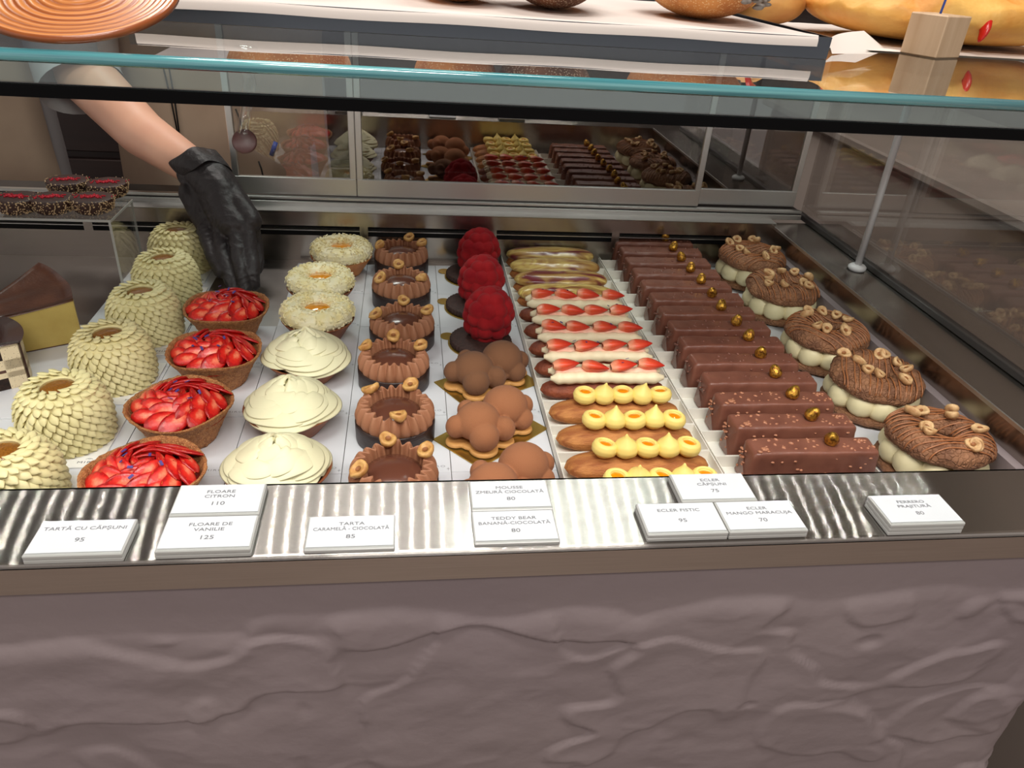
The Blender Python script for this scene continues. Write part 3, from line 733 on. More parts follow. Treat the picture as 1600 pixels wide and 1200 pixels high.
# ------------------------------------------------------------------ vanilla swirls and white chocolate flowers
def boat(rt=.046, rb=.024, h=.026):
    return [(0, 0), (rb, 0), (rb+.004, .0015), (rb+(rt-rb)*.55, h*.5), (rt, h), (rt+.0006, h+.0012), (rt-.0016, h+.0012), (rb+(rt-rb)*.5, h*.6), (0, h*.6)]
def swirl(seed):
    r = random.Random(int(seed*100)); g = Geo()
    g.add(*lathe([(0, .020), (.0380, .0235), (.0350, .029), (.030, .036), (.023, .0425), (.0165, .0480), (.010, .0515), (.004, .0535), (0, .0537)], 60, lambda V, A, p: V*np.stack([1+.03*np.sin(A*5+seed+p[:, 1]*300)]*2+[1+0*A*p[:, 0]], -1), 3))
    K = 27; n = 44; ns = 16
    s = np.linspace(0, 2*PI, ns, endpoint=False)[None, :]; u = np.linspace(-1, 1, n)[:, None]
    for k in range(K):
        t = (k/(K-1))**.92; a0 = seed+k*1.95+r.uniform(-.25, .25); span = (1.25-.35*t)*r.uniform(.85, 1.1)
        R0 = .0370*(1-t**1.6)+.0085; z0 = .0290+.0270*t; end = (1-np.abs(u)**2.6)**.6
        hw = (.0115-.0045*t)*(.35+.65*end); hh = .0034*(.3+.7*end)
        cx, cz = np.cos(s), np.sin(s)
        # thin drooping lip on the outside, full shoulder inside
        px = cx*hw+.0008*np.sin(u*5+k); pz = cz*hh*(1-.55*cx)-px*.42+.0012*np.sin(u*3.1+k*1.7)+.0022*u
        rr = R0*(1-.10*u*u)-.0030*(1-end)+px-hw*.55
        ang = a0+u*span
        g.add(np.stack([rr*np.cos(ang), rr*np.sin(ang), z0+pz], -1).reshape(-1, 3), grid_faces(n, ns, False, True))
    return g
SWP = [(-.118, .566), (-.1195, .668), (-.1165, .775)]
sw = None
for i, (x, y) in enumerate(SWP):
    lab = 'pale vanilla cream swirl in brown tart shell, '+['cut off by the front ledge', 'middle of the three swirls', 'farthest of the three swirls'][i]
    sw = thing('vanilla_swirl_tart', lab, 'tart', (x, y, .0002), rng.uniform(0, 6), 'vanilla swirl tarts')
    part('tart_shell', Geo().add(*lathe(boat(.0465), 60, lambda V, A, p: crumbly(V, .0008, 120, 5), 3)), M_SHELL, sw)
    part('cream_swirl', swirl(1.3*i+.6), M_VANIL, sw)
def flakes(seed):
    r = np.random.RandomState(seed); g = Geo()
    Rm, rm = .0300, .0145
    g.add(*[q for q in lathe([(Rm-rm*.9+0*a, 0) for a in (0,)]+[(0, 0)], 3)]) if False else None
    a = np.linspace(0, 2*PI, 48, endpoint=False)[:, None]; b = np.linspace(0, 2*PI, 16, endpoint=False)[None, :]
    rr = Rm+rm*np.cos(b)
    V = np.stack([rr*np.cos(a), rr*np.sin(a), .036+rm*.85*np.sin(b)+0*a], -1)
    g.add(crumbly(V, .0015, 150, seed).reshape(-1, 3), grid_faces(48, 16, True, True))
    for k in range(620):
        A = r.uniform(0, 2*PI); B = r.uniform(-1.0, PI+.6)
        rr = Rm+rm*np.cos(B)*1.02; p = (rr*np.cos(A), rr*np.sin(A), .036+rm*.85*np.sin(B)*1.02)
        l = r.uniform(.003, .0062); w_ = r.uniform(.001, .0024)
        x = np.array([-l/2, 0, l/2]); 
        V = np.array([(xx, yy, .0012*(1-(xx/(l/2))**2)+zz) for xx in x for yy in (-w_/2, w_/2) for zz in (-.0003, .0003)])
        Fq = []
        for s_ in (0, 4):
            Fq += [[s_+0, s_+4, s_+6, s_+2], [s_+1, s_+3, s_+7, s_+5], [s_+0, s_+1, s_+5, s_+4], [s_+2, s_+6, s_+7, s_+3]]
        Fq += [[0, 2, 3, 1], [8, 9, 11, 10]]
        M = T(*p) @ R(A, 'Z') @ R(PI/2-B+r.uniform(-.8, .8), 'Y') @ R(r.uniform(-.9, .9), 'X') @ R(r.uniform(0, 6), 'Z')
        g.add(V, Fq, M)
    return g
WP = [(-.1135, .872), (-.1195, .9690), (-.1005, 1.083)]
wf = None
for i, (x, y) in enumerate(WP):
    lab = 'white chocolate flake ring tart with lemon curd eye, '+['nearest one, behind the cream swirls', 'middle of the three', 'farthest, tilted in a light tan shell'][i]
    wf = thing('lemon_flake_tart', lab, 'tart', (x, y, .0002), rng.uniform(0, 6), 'white chocolate flake tarts')
    part('tart_shell', Geo().add(*lathe(boat(.044, .023, .027), 60, lambda V, A, p: crumbly(V, .0008, 120, 5), 3)), M_SHELLL if i == 2 else M_SHELL, wf)
    part('lemon_curd', Geo().add(*lathe([(0, .0435), (.012, .0425), (.018, .038)], 28)), M_CURD, wf)
    part('chocolate_flakes', flakes(5+i), M_FLAKE, wf, False, kind='stuff')

# ------------------------------------------------------------------ hazelnut halves
def nut_geo(r0=.0058, seed=0):
    def fn(V, A, p):
        V[..., 0] *= 1.1+.12*(seed % 3); V[..., 2] += .0006*np.sin(2*A+seed)*(p[:, 0] > .003); return crumbly(V, .0013, 170, seed)
    return Geo().add(*lathe([(0, -.002), (.0035, -.0018), (.0055, .0003), (.0060, .0028), (.0053, .0043), (.0040, .0042), (.0024, .0026), (0, .0018)], 22, fn, 2))
NUTS = [nut_geo(seed=s).mesh('hazelnut_half', M_NUT) for s in range(3)]
NUTP = [nut_geo(seed=s+9).mesh('hazelnut_half', M_NUTP) for s in range(3)]
HEART = Geo().add(*lathe([(0, .0024), (.0012, .0026), (.0022, .0032)], 12)).mesh('nut_heart', M_NUTD)
def nut(parent, M, k, pale=False, heart=True):
    o = link('hazelnut_half', (NUTP if pale else NUTS)[k % 3], parent); o.matrix_local = M
    if heart: link('nut_heart', HEART, o)
    return o

# ------------------------------------------------------------------ chocolate caramel tarts
def ruffle(seed):
    n = 480; m_ = 15; lobes = 21
    a = np.linspace(0, 2*PI, n, endpoint=False)[:, None]
    # section from the outer foot, over the wavy crest, down to the inner foot
    sec = np.array([(.0368, .0195), (.0380, .0235), (.0378, .0280), (.0364, .0325), (.0344, .0362), (.0324, .0388), (.0312, .0400), (.0305, .0400), (.0298, .0386), (.0284, .0345), (.0272, .030), (.0264, .025), (.0258, .021), (.024, .0195), (.028, .0185)])
    amp = np.array([.0018, .0030, .0034, .0036, .0038, .0040, .0041, .0041, .0036, .0028, .0022, .0018, .0014, .001, .001])
    skew = np.linspace(0, .9, 15)*np.array([1]*8+[.9]*7)
    ph = a*lobes+seed+.5*np.sin(a*2+seed)+skew[None, :]*1.3
    w_ = np.cos(ph)
    # rounded lobes with tight creases
    wv = np.sign(w_)*np.abs(w_)**.75
    outer = np.clip(1-np.arange(15)/7., 0, 1)[None, :]
    outer = np.clip(1.25*outer, 0, 1)
    lob = outer*(np.abs(np.cos(ph/2))**.6*1.7-.95)+(1-outer)*wv
    rr = sec[None, :, 0]+amp[None, :]*lob
    z = sec[None, :, 1]+.0012*(np.arange(15)[None, :] > 2)*(np.arange(15)[None, :] < 10)*np.cos(ph*1.0+.6)*.25+.0009*np.sin(a*5+seed)
    V = np.stack([rr*np.cos(a), rr*np.sin(a), z], -1)
    return Geo().add(V.reshape(-1, 3), grid_faces(n, 15, True, False))
CT = [(-.0150, .552), (-.0154, .6530), (-.0185, .7601), (-.0100, .8590), (-.0120, .9795), (-.0129, 1.0930)]
NA = [(1.75, 3.6, .4), (1.05, 2.45, -1.45), (1.6, 2.9, .25), (1.5, 3.4, .1), (1.7, 3.7, -.5), (1.2, 3.3, .2)]
for i, (x, y) in enumerate(CT):
    lab = 'chocolate caramel tart with ruffled cream ring and hazelnuts, '+['cut off by the front ledge', 'second from the ledge', 'third from the ledge', 'fourth from the ledge', 'fifth from the ledge', 'farthest, against the steel back'][i]
    t = thing('chocolate_tart', lab, 'tart', (x, y, .0002), 0, 'chocolate caramel tarts')
    part('tart_shell', Geo().add(*lathe([(0, 0), (.0392, 0), (.0402, .001), (.0405, .021), (.0398, .0222), (.0385, .0215), (.038, .019), (0, .018)], 80, lambda V, A, p: crumbly(V, .0005, 160, i), 4)), M_CHSH, t)
    part('cream_ruffle', ruffle(i*1.7), M_CHCR, t)
    part('glazed_dome', Geo().add(*lathe([(.0275, .026), (.0255, .0300), (.021, .0338), (.014, .0364), (.007, .0376), (0, .0379)], 40)), M_DOME, t)
    for k, a in enumerate(NA[i]):
        nut(t, R(a, 'Z') @ T(.0315, 0, .0415) @ R(.55 if k % 2 else -.25, 'Y') @ R(.5*k, 'Z') @ S(1.3, 1.3, 1.3), k+i)

# ------------------------------------------------------------------ raspberry mousses
def raspberry(seed):
    nu, nv = 170, 110
    a = np.linspace(0, 2*PI, nu, endpoint=False)[:, None]; b = np.linspace(-PI/2*.8, PI/2, nv)[None, :]
    D = np.stack([np.cos(a)*np.cos(b), np.sin(a)*np.cos(b), np.sin(b)+0*a], -1)
    ax = np.array([.0298, .0298, .0365])
    base = 1/np.sqrt(((D/ax)**2).sum(-1))*.84
    r = random.Random(seed); best = base.copy()
    k = 0
    for row, (el, n) in enumerate([(-58, 7), (-30, 9), (0, 10), (29, 9), (57, 6), (90, 1)]):
        for i in range(n):
            A = 2*PI*(i+.5*(row % 2)+r.uniform(-.16, .16))/n; E = math.radians(el+r.uniform(-4, 4))
            d = np.array([math.cos(A)*math.cos(E), math.sin(A)*math.cos(E), math.sin(E)])
            c = d*ax*.74; rs = r.uniform(.0108, .0126)
            dc = D@c; disc = dc**2-(c@c-rs**2)
            hit = np.where(disc > 0, dc+np.sqrt(np.maximum(disc, 0)), 0)
            best = np.maximum(best, hit)
    V = D*best[..., None]*[1, 1, 1.0]; V[..., 2] = V[..., 2]+.028
    V[..., 2] = np.maximum(V[..., 2], 0)
    return Geo().add(V.reshape(-1, 3), grid_faces(nu, nv, True, False))
RP = [(.089, .8557), (.0885, .9635), (.0935, 1.074)]
rb = None
for i, (x, y) in enumerate(RP):
    lab = 'deep red velvet raspberry mousse on fluted cocoa biscuit, '+['nearest of the three, above the bears', 'middle of the three', 'farthest, against the steel back'][i]
    if i == 0:
        rb = thing('raspberry_mousse', lab, 'mousse cake', (x, y, .0002), 0, 'raspberry mousses')
        tb = [(.0415*math.cos(a), .0415*math.sin(a)) for a in np.linspace(0, 2*PI, 60, endpoint=False)]
        part('gold_board', Geo().add(*prism(tb, 0, .0012)).add(*prism([(-.0410+.0095*math.cos(a), .020+.0095*math.sin(a)) for a in np.linspace(0, 2*PI, 24, endpoint=False)], .0001, .0011)), M_GOLD, rb, False)
        part('biscuit', Geo().add(*lathe([(0, .0013), (.038, .0013), (.0388, .0025), (.0388, .0075), (.0375, .0088), (0, .0092)], 168, lambda V, A, p: V*np.stack([1+.022*np.clip((p[:, 0]-.03)/.01, 0, 1)*np.sign(np.cos(A*42))*np.abs(np.cos(A*42))**.6]*2+[1+0*A*p[:, 0]], -1), 2)), M_BISC, rb)
        part('raspberry', raspberry(3), M_RASP, rb, loc=(.009, .008, .009))
    else: dup(rb, (x, y, .0002), 0, lab)

# ------------------------------------------------------------------ teddy bear mousses
def bear():
    g = Geo()
    def e(x, y, z, a, b, c): g.add(*ball(1, 26, 18), M=T(x, y, z) @ S(a, b, c))
    e(.021, .002, .0235, .0245, .0235, .0215)     # tummy
    e(-.020, .002, .0225, .0235, .0225, .0195)    # head
    e(-.029, -.0165, .0165, .0155, .0150, .0150)  # muzzle side
    e(-.004, -.0200, .0170, .0120, .0120, .0130)  # paw
    e(-.040, .0120, .0200, .0115, .0110, .0120)   # ear
    e(-.017, .0215, .0260, .0100, .0090, .0105)   # ear
    e(.0440, -.004, .0180, .0105, .0110, .0115)   # foot
    e(.0280, -.0175, .0135, .0125, .0105, .0120)  # foot
    e(.0260, .0200, .0150, .0110, .0105, .0120)
    e(.0, .0, .012, .035, .022, .010)
    return fuse(g, .0010, 'bear_body', M_BEAR, 4)
def bear_base():
    g = Geo()
    for x, y, r_ in ((.021, .002, .024), (-.020, .002, .0235), (-.029, -.0165, .0155), (-.004, -.0200, .0125), (-.040, .012, .0115), (.044, -.004, .0105), (.028, -.0175, .012), (.0, .0, .022)):
        g.add(*lathe([(0, 0), (r_-.0015, 0), (r_-.0003, .0015), (r_-.0015, .0045), (0, .0045)], 26), M=T(x, y, .0014))
    return fuse(g, .0009, 'biscuit_base', M_TAN, 3)
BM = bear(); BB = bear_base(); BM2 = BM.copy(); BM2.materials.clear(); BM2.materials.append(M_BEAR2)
for i, (x, y, a) in enumerate([(.090, .548, .72), (.084, .652, .72), (.089, .757, .55)]):
    t = thing('bear_mousse', ['brown velvet bear shaped mousse cut off by the front ledge', 'light brown velvet bear shaped mousse in the middle of three', 'dark brown velvet bear shaped mousse just below the raspberries'][i], 'mousse cake', (x, y, .0002), a, 'velvet bear mousses')
    part('gold_board', Geo().add(*bbox(-.052, .052, -.034, .034, 0, .0012, .0003)), M_GOLD, t, False)
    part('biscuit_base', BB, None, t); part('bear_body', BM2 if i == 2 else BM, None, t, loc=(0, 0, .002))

# ------------------------------------------------------------------ eclairs in paper trays
def tray_geo(x0, x1, w_, h=.0125):
    g = Geo(); th = .0008
    g.add(*box(x0, x1, -w_/2, w_/2, 0, th))
    g.add(*box(x0, x1, -w_/2, -w_/2+th, th, h)); g.add(*box(x0, x1, w_/2-th, w_/2, th, h))
    g.add(*box(x0, x0+th, -w_/2+th, w_/2-th, th, h)); g.add(*box(x1-th, x1, -w_/2+th, w_/2-th, th, h))
    return g
def loaf(L_, W_, H_, amp, s, seed, groove=0, nu=40, nv=28, flatb=.25):
    a = np.linspace(0, 2*PI, nv, endpoint=False)[None, :]; t = np.linspace(-1, 1, nu)[:, None]
    prf = (1-np.abs(t)**3.6)**.5; prf = np.maximum(prf, .02)
    x = L_/2*t+0*a; y = np.cos(a)*prf*W_/2; z = np.sin(a)*prf*H_/2
    z = np.where(z < 0, z*(1-flatb)*1.0, z)
    gr = 1+groove*np.cos(a*9)*(np.sin(a) > -.2)
    V = np.stack([x, y*gr, z*gr], -1)
    V[..., 2] += H_/2*(1-flatb)
    return Geo().add(crumbly(V, amp, s, seed).reshape(-1, 3), grid_faces(nu, nv, False, True))
def drop(kind, r):
    g = Geo()
    if kind == 0:   # pointed
        p = [(0, -.0075), (.0055, -.0070), (.0093, -.003), (.0098, .0008), (.0082, .0050), (.0050, .0085), (.0022, .0118), (.0006, .0150), (0, .0152)]
    else:
        p = [(0, -.0075), (.0055, -.0070), (.0096, -.003), (.0102, .001), (.0090, .0046), (.0068, .0062), (.0054, .0058), (.0048, .0038), (0, .0030)]
    return g.add(*lathe(p, 24, lambda V, A, q: crumbly(V, .0004, 90, kind), 3))
DR = [drop(0, 0).mesh('cream_drop', M_MANGO), drop(1, 0).mesh('cream_drop', M_MANGO)]
CU = Geo().add(*lathe([(0, .0052), (.0030, .0049), (.0050, .0038)], 16)).mesh('mango_curd', M_MCURD)
XC = .218; PITCH = .0486
for i in range(13):
    y = 1.1112-PITCH*i; k = i
    t2 = thing('paper_tray', 'long white paper tray holding the '+ORD[i].replace('front', 'farthest')+' eclair from the back', 'tray', (0, y, 0), 0, 'paper trays under the eclairs')
    part('tray_wall', tray_geo(.1440, .3030, PITCH-.0006), M_TRAY, t2, False)
    r = random.Random(100+i)
    if i < 4:
        lab = 'glossy marbled pistachio eclair, '+['farthest of four', 'second of four from the back', 'third of four from the back', 'nearest of four with purple streak'][i]
        t = thing('pistachio_eclair', lab, 'eclair', (XC, y, .001), 0, 'pistachio eclairs')
        part('choux_shell', loaf(.138, .034, .026, .0008, 90, i, .02), M_ECL, t)
        g = loaf(.139, .043, .026, .0030, 34, i+5, .02, nu=60, nv=36); part('marbled_glaze', g, M_MARB, t, loc=(.001, 0, .0120))
    elif i < 9:
        q = i-4
        lab = 'strawberry eclair with pale cream and strawberry wedges, '+['farthest of five', 'second of five from the back', 'middle of five', 'fourth of five from the back', 'nearest of five, beside the mango eclairs'][q]
        t = thing('strawberry_eclair', lab, 'eclair', (XC, y, .001), 0, 'strawberry eclairs')
        part('choux_shell', loaf(.145, .036, .029, .0012, 110, i, .02), M_ECLR, t)
        P = []
        xs_ = np.linspace(-.062, .064, 46); 
        for side in (-1, 1):
            pass
        n = 60; tt = np.linspace(0, 1, n); X_ = -.064+.130*tt
        rad = .0068*(np.clip(np.minimum(tt, 1-tt)*14, .15, 1)**.5)*(1+.06*np.sin(tt*60+q))
        g = Geo(); g.add(*tube(np.stack([X_, -.0085+.0012*np.sin(tt*9+q), .0315+0*tt], 1), rad, 12))
        g.add(*tube(np.stack([X_, .0085+.0012*np.sin(tt*8+q), .0315+0*tt], 1), rad, 12))
        part('cream_piping', g, M_PALE, t)
        part('strawberry_cream', Geo().add(*tube(np.stack([X_[3:-3], .0*tt[3:-3], .0335+.0006*np.sin(tt[3:-3]*40)], 1), rad[3:-3]*1.02, 10)), M_PINK, t)
        for c in range(4):
            o = link('strawberry_wedge', SLW, t)
            o.matrix_local = T(-.047+.0325*c+r.uniform(-.002, .002), -.003+r.uniform(-.002, .003), .0440) @ R(r.uniform(-.25, .15), 'Z') @ R(r.uniform(-.3, .3), 'X') @ R(r.uniform(-.12, .12), 'Y') @ S(1.02, 1.05, 1.05)
        for c in range(3):
            part('violet_petal', Geo().add(*box(-.002, .002, -.0008, .0008, 0, .0005)), M_VIOL, t, False, loc=(r.uniform(-.055, .055), r.uniform(-.006, .004), .0490), rot=(.4, .5, r.uniform(0, 3)))
    else:
        q = i-9
        lab = 'golden mango eclair with yellow cream drops, '+['farthest of four', 'second of four from the back', 'third of four from the back', 'nearest of four, cut off by the ledge'][q]
        t = thing('mango_eclair', lab, 'eclair', (XC+.002, y, .001), 0, 'mango eclairs')
        part('choux_shell', loaf(.146, .038, .030, .0009, 70, i, .035), M_ECL, t)
        for c in range(5):
            kd = 1 if c % 2 == 0 else 0
            o = link('cream_drop', DR[kd], t); o.matrix_local = T(-.040+.0208*c+.004, -.002+r.uniform(-.001, .001), .0345) @ R(r.uniform(-.15, .2), 'X') @ R(r.uniform(-.15, .15), 'Y') @ R(r.uniform(0, 6), 'Z') @ S(1.24, 1.24, 1.14)
            if kd: link('mango_curd', CU, o)

# ------------------------------------------------------------------ chocolate bars with gilded hazelnut
def bar_geo(seed):
    nx, na = 64, 64
    L_, H_ = .137, .0405
    a = np.linspace(0, 2*PI, na, endpoint=False)[None, :]; t = np.linspace(-1, 1, nx)[:, None]; t = np.sign(t)*np.abs(t)**.5
    def sup(c, s, e): return np.sign(c)*np.abs(c)**e
    yy = sup(np.cos(a), 0, .2); zz = sup(np.sin(a), 0, .2)
    wtop, wbot = .0140, .0172
    half = wbot+(wtop-wbot)*((zz+1)/2)
    endp = (1-np.abs(t)**40)**.3; endp = np.maximum(endp, .0)
    x = L_/2*t*(1-.03*(zz+1)/2); y = yy*half*endp; z = (zz+1)/2*H_
    z = H_/2+(z-H_/2)*endp
    foot = np.clip(1-z/.006, 0, 1)*.0014
    V = np.stack([x+np.sign(t)*foot, y+np.sign(yy)*foot, z], -1)
    V = crumbly(V, .0022, 55, seed); V = crumbly(V, .0008, 160, seed+3)
    r = random.Random(seed)
    g = Geo().add(V.reshape(-1, 3), grid_faces(nx, na, False, True))
    return g
BARS = [bar_geo(s).mesh('chocolate_coating', M_BAR) for s in range(5)]
def chips(seed, n):
    r = random.Random(seed); g = Geo()
    for k in range(n):
        if r.random() < .6: p = (r.uniform(-.062, .062), r.uniform(-.011, .011), .0403)
        elif r.random() < .6: z = r.uniform(.006, .034); p = (r.uniform(-.06, .06), -(.0168-.0032*z/.0405), z)
        else: p = (-.0672, r.uniform(-.011, .011), r.uniform(.005, .034))
        s = r.uniform(.0009, .0019)
        g.add(*ball(1, 7, 5), M=T(*p) @ R(r.uniform(0, 3), 'Z') @ S(s*1.5, s, s*.75))
    return g
CHB = [chips(3, 26).mesh('nut_chips', M_BAR), chips(4, 74).mesh('nut_chips', M_CHIP), chips(5, 36).mesh('nut_chips', M_BAR)]
def gnut():
    def fn(V):
        V = V.copy(); z = V[..., 2]; V[..., 2] = np.where(z > .55*.0066, z+(z-.55*.0066)*.9, z*.92); return crumbly(V, .0005, 400, 2)
    return Geo().add(*ball(.0072, 22, 16, fn))
GN = gnut().mesh('gilded_hazelnut', M_GNUT)
BP = .0442
for i in range(14):
    y = 1.126-BP*i+.0165
    t2 = thing('paper_tray', 'short white paper tray holding the '+ORD[i].replace('front', 'farthest')+' chocolate bar from the back', 'tray', (0, y-.001, 0), 0, 'paper trays under the chocolate bars')
    part('tray_wall', tray_geo(.3038, .4655, BP-.0006, .014), M_TRAY, t2, False)
    j = 13-i
    lab = 'milk chocolate coated bar with gilded hazelnut, '+(ORD[j]+' one, touching the ledge view' if j == 0 else ('farthest of all fourteen' if i == 0 else ORD[j]+' from the ledge'))
    t = thing('chocolate_bar', lab, 'bar cake', (.3920+rng.uniform(-.0015, .0015), y, .0009), rng.uniform(-.015, .015), 'chocolate bars with gilded hazelnuts')
    part('chocolate_coating', BARS[i*2 % 5], None, t)
    part('nut_chips', CHB[1] if j < 3 else CHB[(i % 2)*2], None, t, kind='stuff')
    o = part('gilded_hazelnut', GN, None, t, loc=(.0195+rng.uniform(-.002, .002), rng.uniform(-.002, .002), .0455)); o.rotation_euler = (rng.uniform(-.5, .5), rng.uniform(-.5, .5), 0)

# ------------------------------------------------------------------ praline choux rings
def ring_top(seed, Rm=.0315, rm=.0205):
    nu, nv = 180, 44
    a = np.linspace(0, 2*PI, nu, endpoint=False)[:, None]; b = np.linspace(0, 2*PI, nv, endpoint=False)[None, :]
    lob = 1+.05*np.cos(a*7+seed)*np.clip(np.cos(b)+.4, 0, 1)
    rr = Rm+rm*np.cos(b)*lob; z = rm*.80*np.sin(b); z = np.where(z < 0, z*.55, z)
    V = np.stack([rr*np.cos(a), rr*np.sin(a), z+0*a], -1)
    P = V.reshape(-1, 3); c = np.stack([Rm*np.cos(a)+0*b, Rm*np.sin(a)+0*b, 0*a+0*b], -1).reshape(-1, 3)
    d = P-c; d /= np.linalg.norm(d, axis=1)[:, None]
    cr = 1-np.abs(fbm(P, 95, 3, seed)); cr = np.clip((cr-.8)/.2, 0, 1)
    P = P+d*(.0010*fbm(P, 120, 3, seed+3)-.0016*cr)[:, None]
    return Geo().add(P, grid_faces(nu, nv, True, True))
def drizzle(seed, n=13, dirn=.5):
    g = Geo(); r = random.Random(seed); Rm, rm = .0315, .0205
    for k in range(n):
        c = -.046+.092*(k+.5)/n+r.uniform(-.002, .002); lim = math.sqrt(max(.0525**2-c*c, 1e-6)); seg = []
        for v in np.linspace(-lim, lim, 60):
            cc = c+.0012*math.sin(v*120+k)
            rho = math.hypot(cc, v); q = (rho-Rm)/rm
            if abs(q) > 1.02: 
                if len(seg) > 3: g.add(*tube(seg, .00085, 5))
                seg = []; continue
            z = rm*.80*math.sqrt(max(0, 1-min(q*q, 1)))+.0003
            x_, y_ = cc*math.cos(dirn)-v*math.sin(dirn), cc*math.sin(dirn)+v*math.cos(dirn)
            seg.append((x_, y_, z))
        if len(seg) > 3: g.add(*tube(seg, .00085, 5))
    return g
BALL = Geo().add(*ball(.0168, 22, 16, lambda V: crumbly(V, .0006, 60, 4))).mesh('cream_ball', M_CREAMB)
PB = [(.5330, .578), (.5330, .7000), (.5300, .8150), (.5320, .9550), (.5345, 1.0750)]
for i, (x, y) in enumerate(PB):
    r = random.Random(60+i)
    lab = 'round cocoa choux ring filled with cream balls, '+['nearest, cut off by the ledge', 'second from the ledge', 'third from the ledge', 'fourth from the ledge', 'farthest, in the back right corner'][i]
    t = thing('choux_ring', lab, 'choux pastry', (x, y, .0002), rng.uniform(0, 6), 'praline choux rings')
    part('base_ring', Geo().add(*lathe([(0, .001), (.047, .0005), (.0525, .003), (.0535, .0065), (.051, .0095), (.042, .0098), (0, .008)], 130, lambda V, A, p: crumbly(V, .0012, 150, i), 4)), M_CHOUX, t)
    for k in range(10):
        a = 2*PI*k/10+r.uniform(-.05, .05)
        o = link('cream_ball', BALL, t); o.matrix_local = T(.0365*math.cos(a), .0365*math.sin(a), .0208+r.uniform(-.001, .001)) @ R(r.uniform(0, 6), 'Z') @ S(1, 1, .95)
    top = part('choux_lid', ring_top(i), M_CHOUX, t, loc=(0, 0, .0385)); tl = (r.uniform(-.05, .05), r.uniform(-.05, .05), 0)
    top.rotation_euler = tl
    dz_ = part('praline_drizzle', drizzle(i, 14, .4+i), M_DRIZ, t, loc=(0, 0, .0385), kind='stuff'); dz_.rotation_euler = tl
    for k in range(9):
        a = 2*PI*k/9+r.uniform(-.35, .35); rho = .0315+r.uniform(-.010, .010); z = .0385+.0205*.8*math.sqrt(1-((rho-.0315)/.0205)**2)+.0012
        nut(t, T(rho*math.cos(a), rho*math.sin(a), z) @ R(a, 'Z') @ R(r.uniform(-.8, .9), 'Y') @ R(r.uniform(-.6, .6), 'X') @ S(1.12, 1.12, 1.15), k, True)

# ------------------------------------------------------------------ cake slices at the left
t = thing('cheesecake_slice', 'burnt top yellow cheesecake slice at the left edge', 'cake slice', (0, 0, .0002))
A_, B_, T_ = np.array([-.3885, .858]), np.array([-.452, .932]), np.array([-.520, .786])
def wedge(A, B, Tp, zb, ztop, n=14, m=16, amp=0, bulge=.010):
    """surface sheets of a wedge: u from tip to outer arc, v across"""
    u = np.linspace(0, 1, n)[:, None]; v = np.linspace(0, 1, m)[None, :]
    d = (B-A); nrm = np.array([d[1], -d[0]])/np.linalg.norm(d)
    if np.dot(nrm, (A+B)/2-Tp) < 0: nrm = -nrm
    arc = A[None, None]+v[..., None]*d[None, None]+(4*v*(1-v))[..., None]*nrm*bulge
    P = Tp[None, None]+u[..., None]*(arc-Tp[None, None])
    zt_ = ztop(u, v); zb_ = zb(u, v)
    top = np.concatenate([P, (zt_)[..., None]], -1); bot = np.concatenate([P, (zb_)[..., None]], -1)
    g = Geo(); F = grid_faces(n, m, False, False)
    g.add(top.reshape(-1, 3), F); g.add(bot.reshape(-1, 3), F[:, ::-1])
    N = n*m
    def strip(idx):
        idx = np.array(idx); a, b = idx[:-1], idx[1:]
        g.F.append(np.stack([a, b, b+N, a+N], -1))
    strip([i*m for i in range(n)]); strip([i*m+m-1 for i in range(n)][::-1]); strip([(n-1)*m+j for j in range(m)])
    return g
zt1 = lambda u, v: .046+.010*u**2+.012*v*u**3+0*u*v
part('cheese_filling', wedge(A_, B_, T_, lambda u, v: 0*u*v+.001, lambda u, v: zt1(u, v)-.0022), M_CHEESE, t, False)
part('burnt_top', wedge(A_+[.0008, -.0012], B_+[.001, .001], T_+[0, -.0012], lambda u, v: zt1(u, v)-.0026, lambda u, v: zt1(u, v)+.0008+.0012*np.sin(9*v+6*u)), M_BURNT, t)
part('base_crust', wedge(A_, B_, T_, lambda u, v: 0*u*v, lambda u, v: 0*u*v+.0012), M_BURNT, t, False)
t = thing('layer_cake_slice', 'dark glazed chocolate layer cake slice at the left edge, nearest the petal cakes', 'cake slice', (0, 0, .0002))
A_, B_, T_ = np.array([-.4085, .757]), np.array([-.452, .820]), np.array([-.545, .668])
lay = [('sponge_layer', 0, .0135, M_SPONGE), ('cream_layer', .0135, .0195, M_FILL), ('sponge_layer', .0195, .023, M_BURNT), ('cream_layer', .023, .034, M_FILL), ('sponge_layer', .034, .0480, M_SPONGE), ('cream_layer', .0480, .0505, M_FILL)]
for nm, z0, z1, mm in lay:
    sh = np.array([-.006, -.004]) if nm == 'sponge_layer' else np.array([0., 0])
    part(nm, wedge(A_+sh*[1, .8], B_+sh, T_, lambda u, v: 0*u*v+z0, lambda u, v: 0*u*v+z1), mm, t, False)
part('cream_side', wedge(A_, B_, A_*.9+T_*.1, lambda u, v: 0*u*v, lambda u, v: 0*u*v+.0500), M_FILL, t, False)
part('glaze', wedge(A_+[.003, .001], B_+[.003, .002], T_+[0, .0], lambda u, v: 0*u*v+.0505, lambda u, v: .0545-.004*u**8+0*v), M_GLAZE, t)
part('glaze_side', wedge(A_+[.003, .001], B_+[.003, .002], A_*.985+T_*.015+np.array([0, .012]), lambda u, v: 0*u*v, lambda u, v: 0*u*v+.0508), M_GLAZE, t, False)

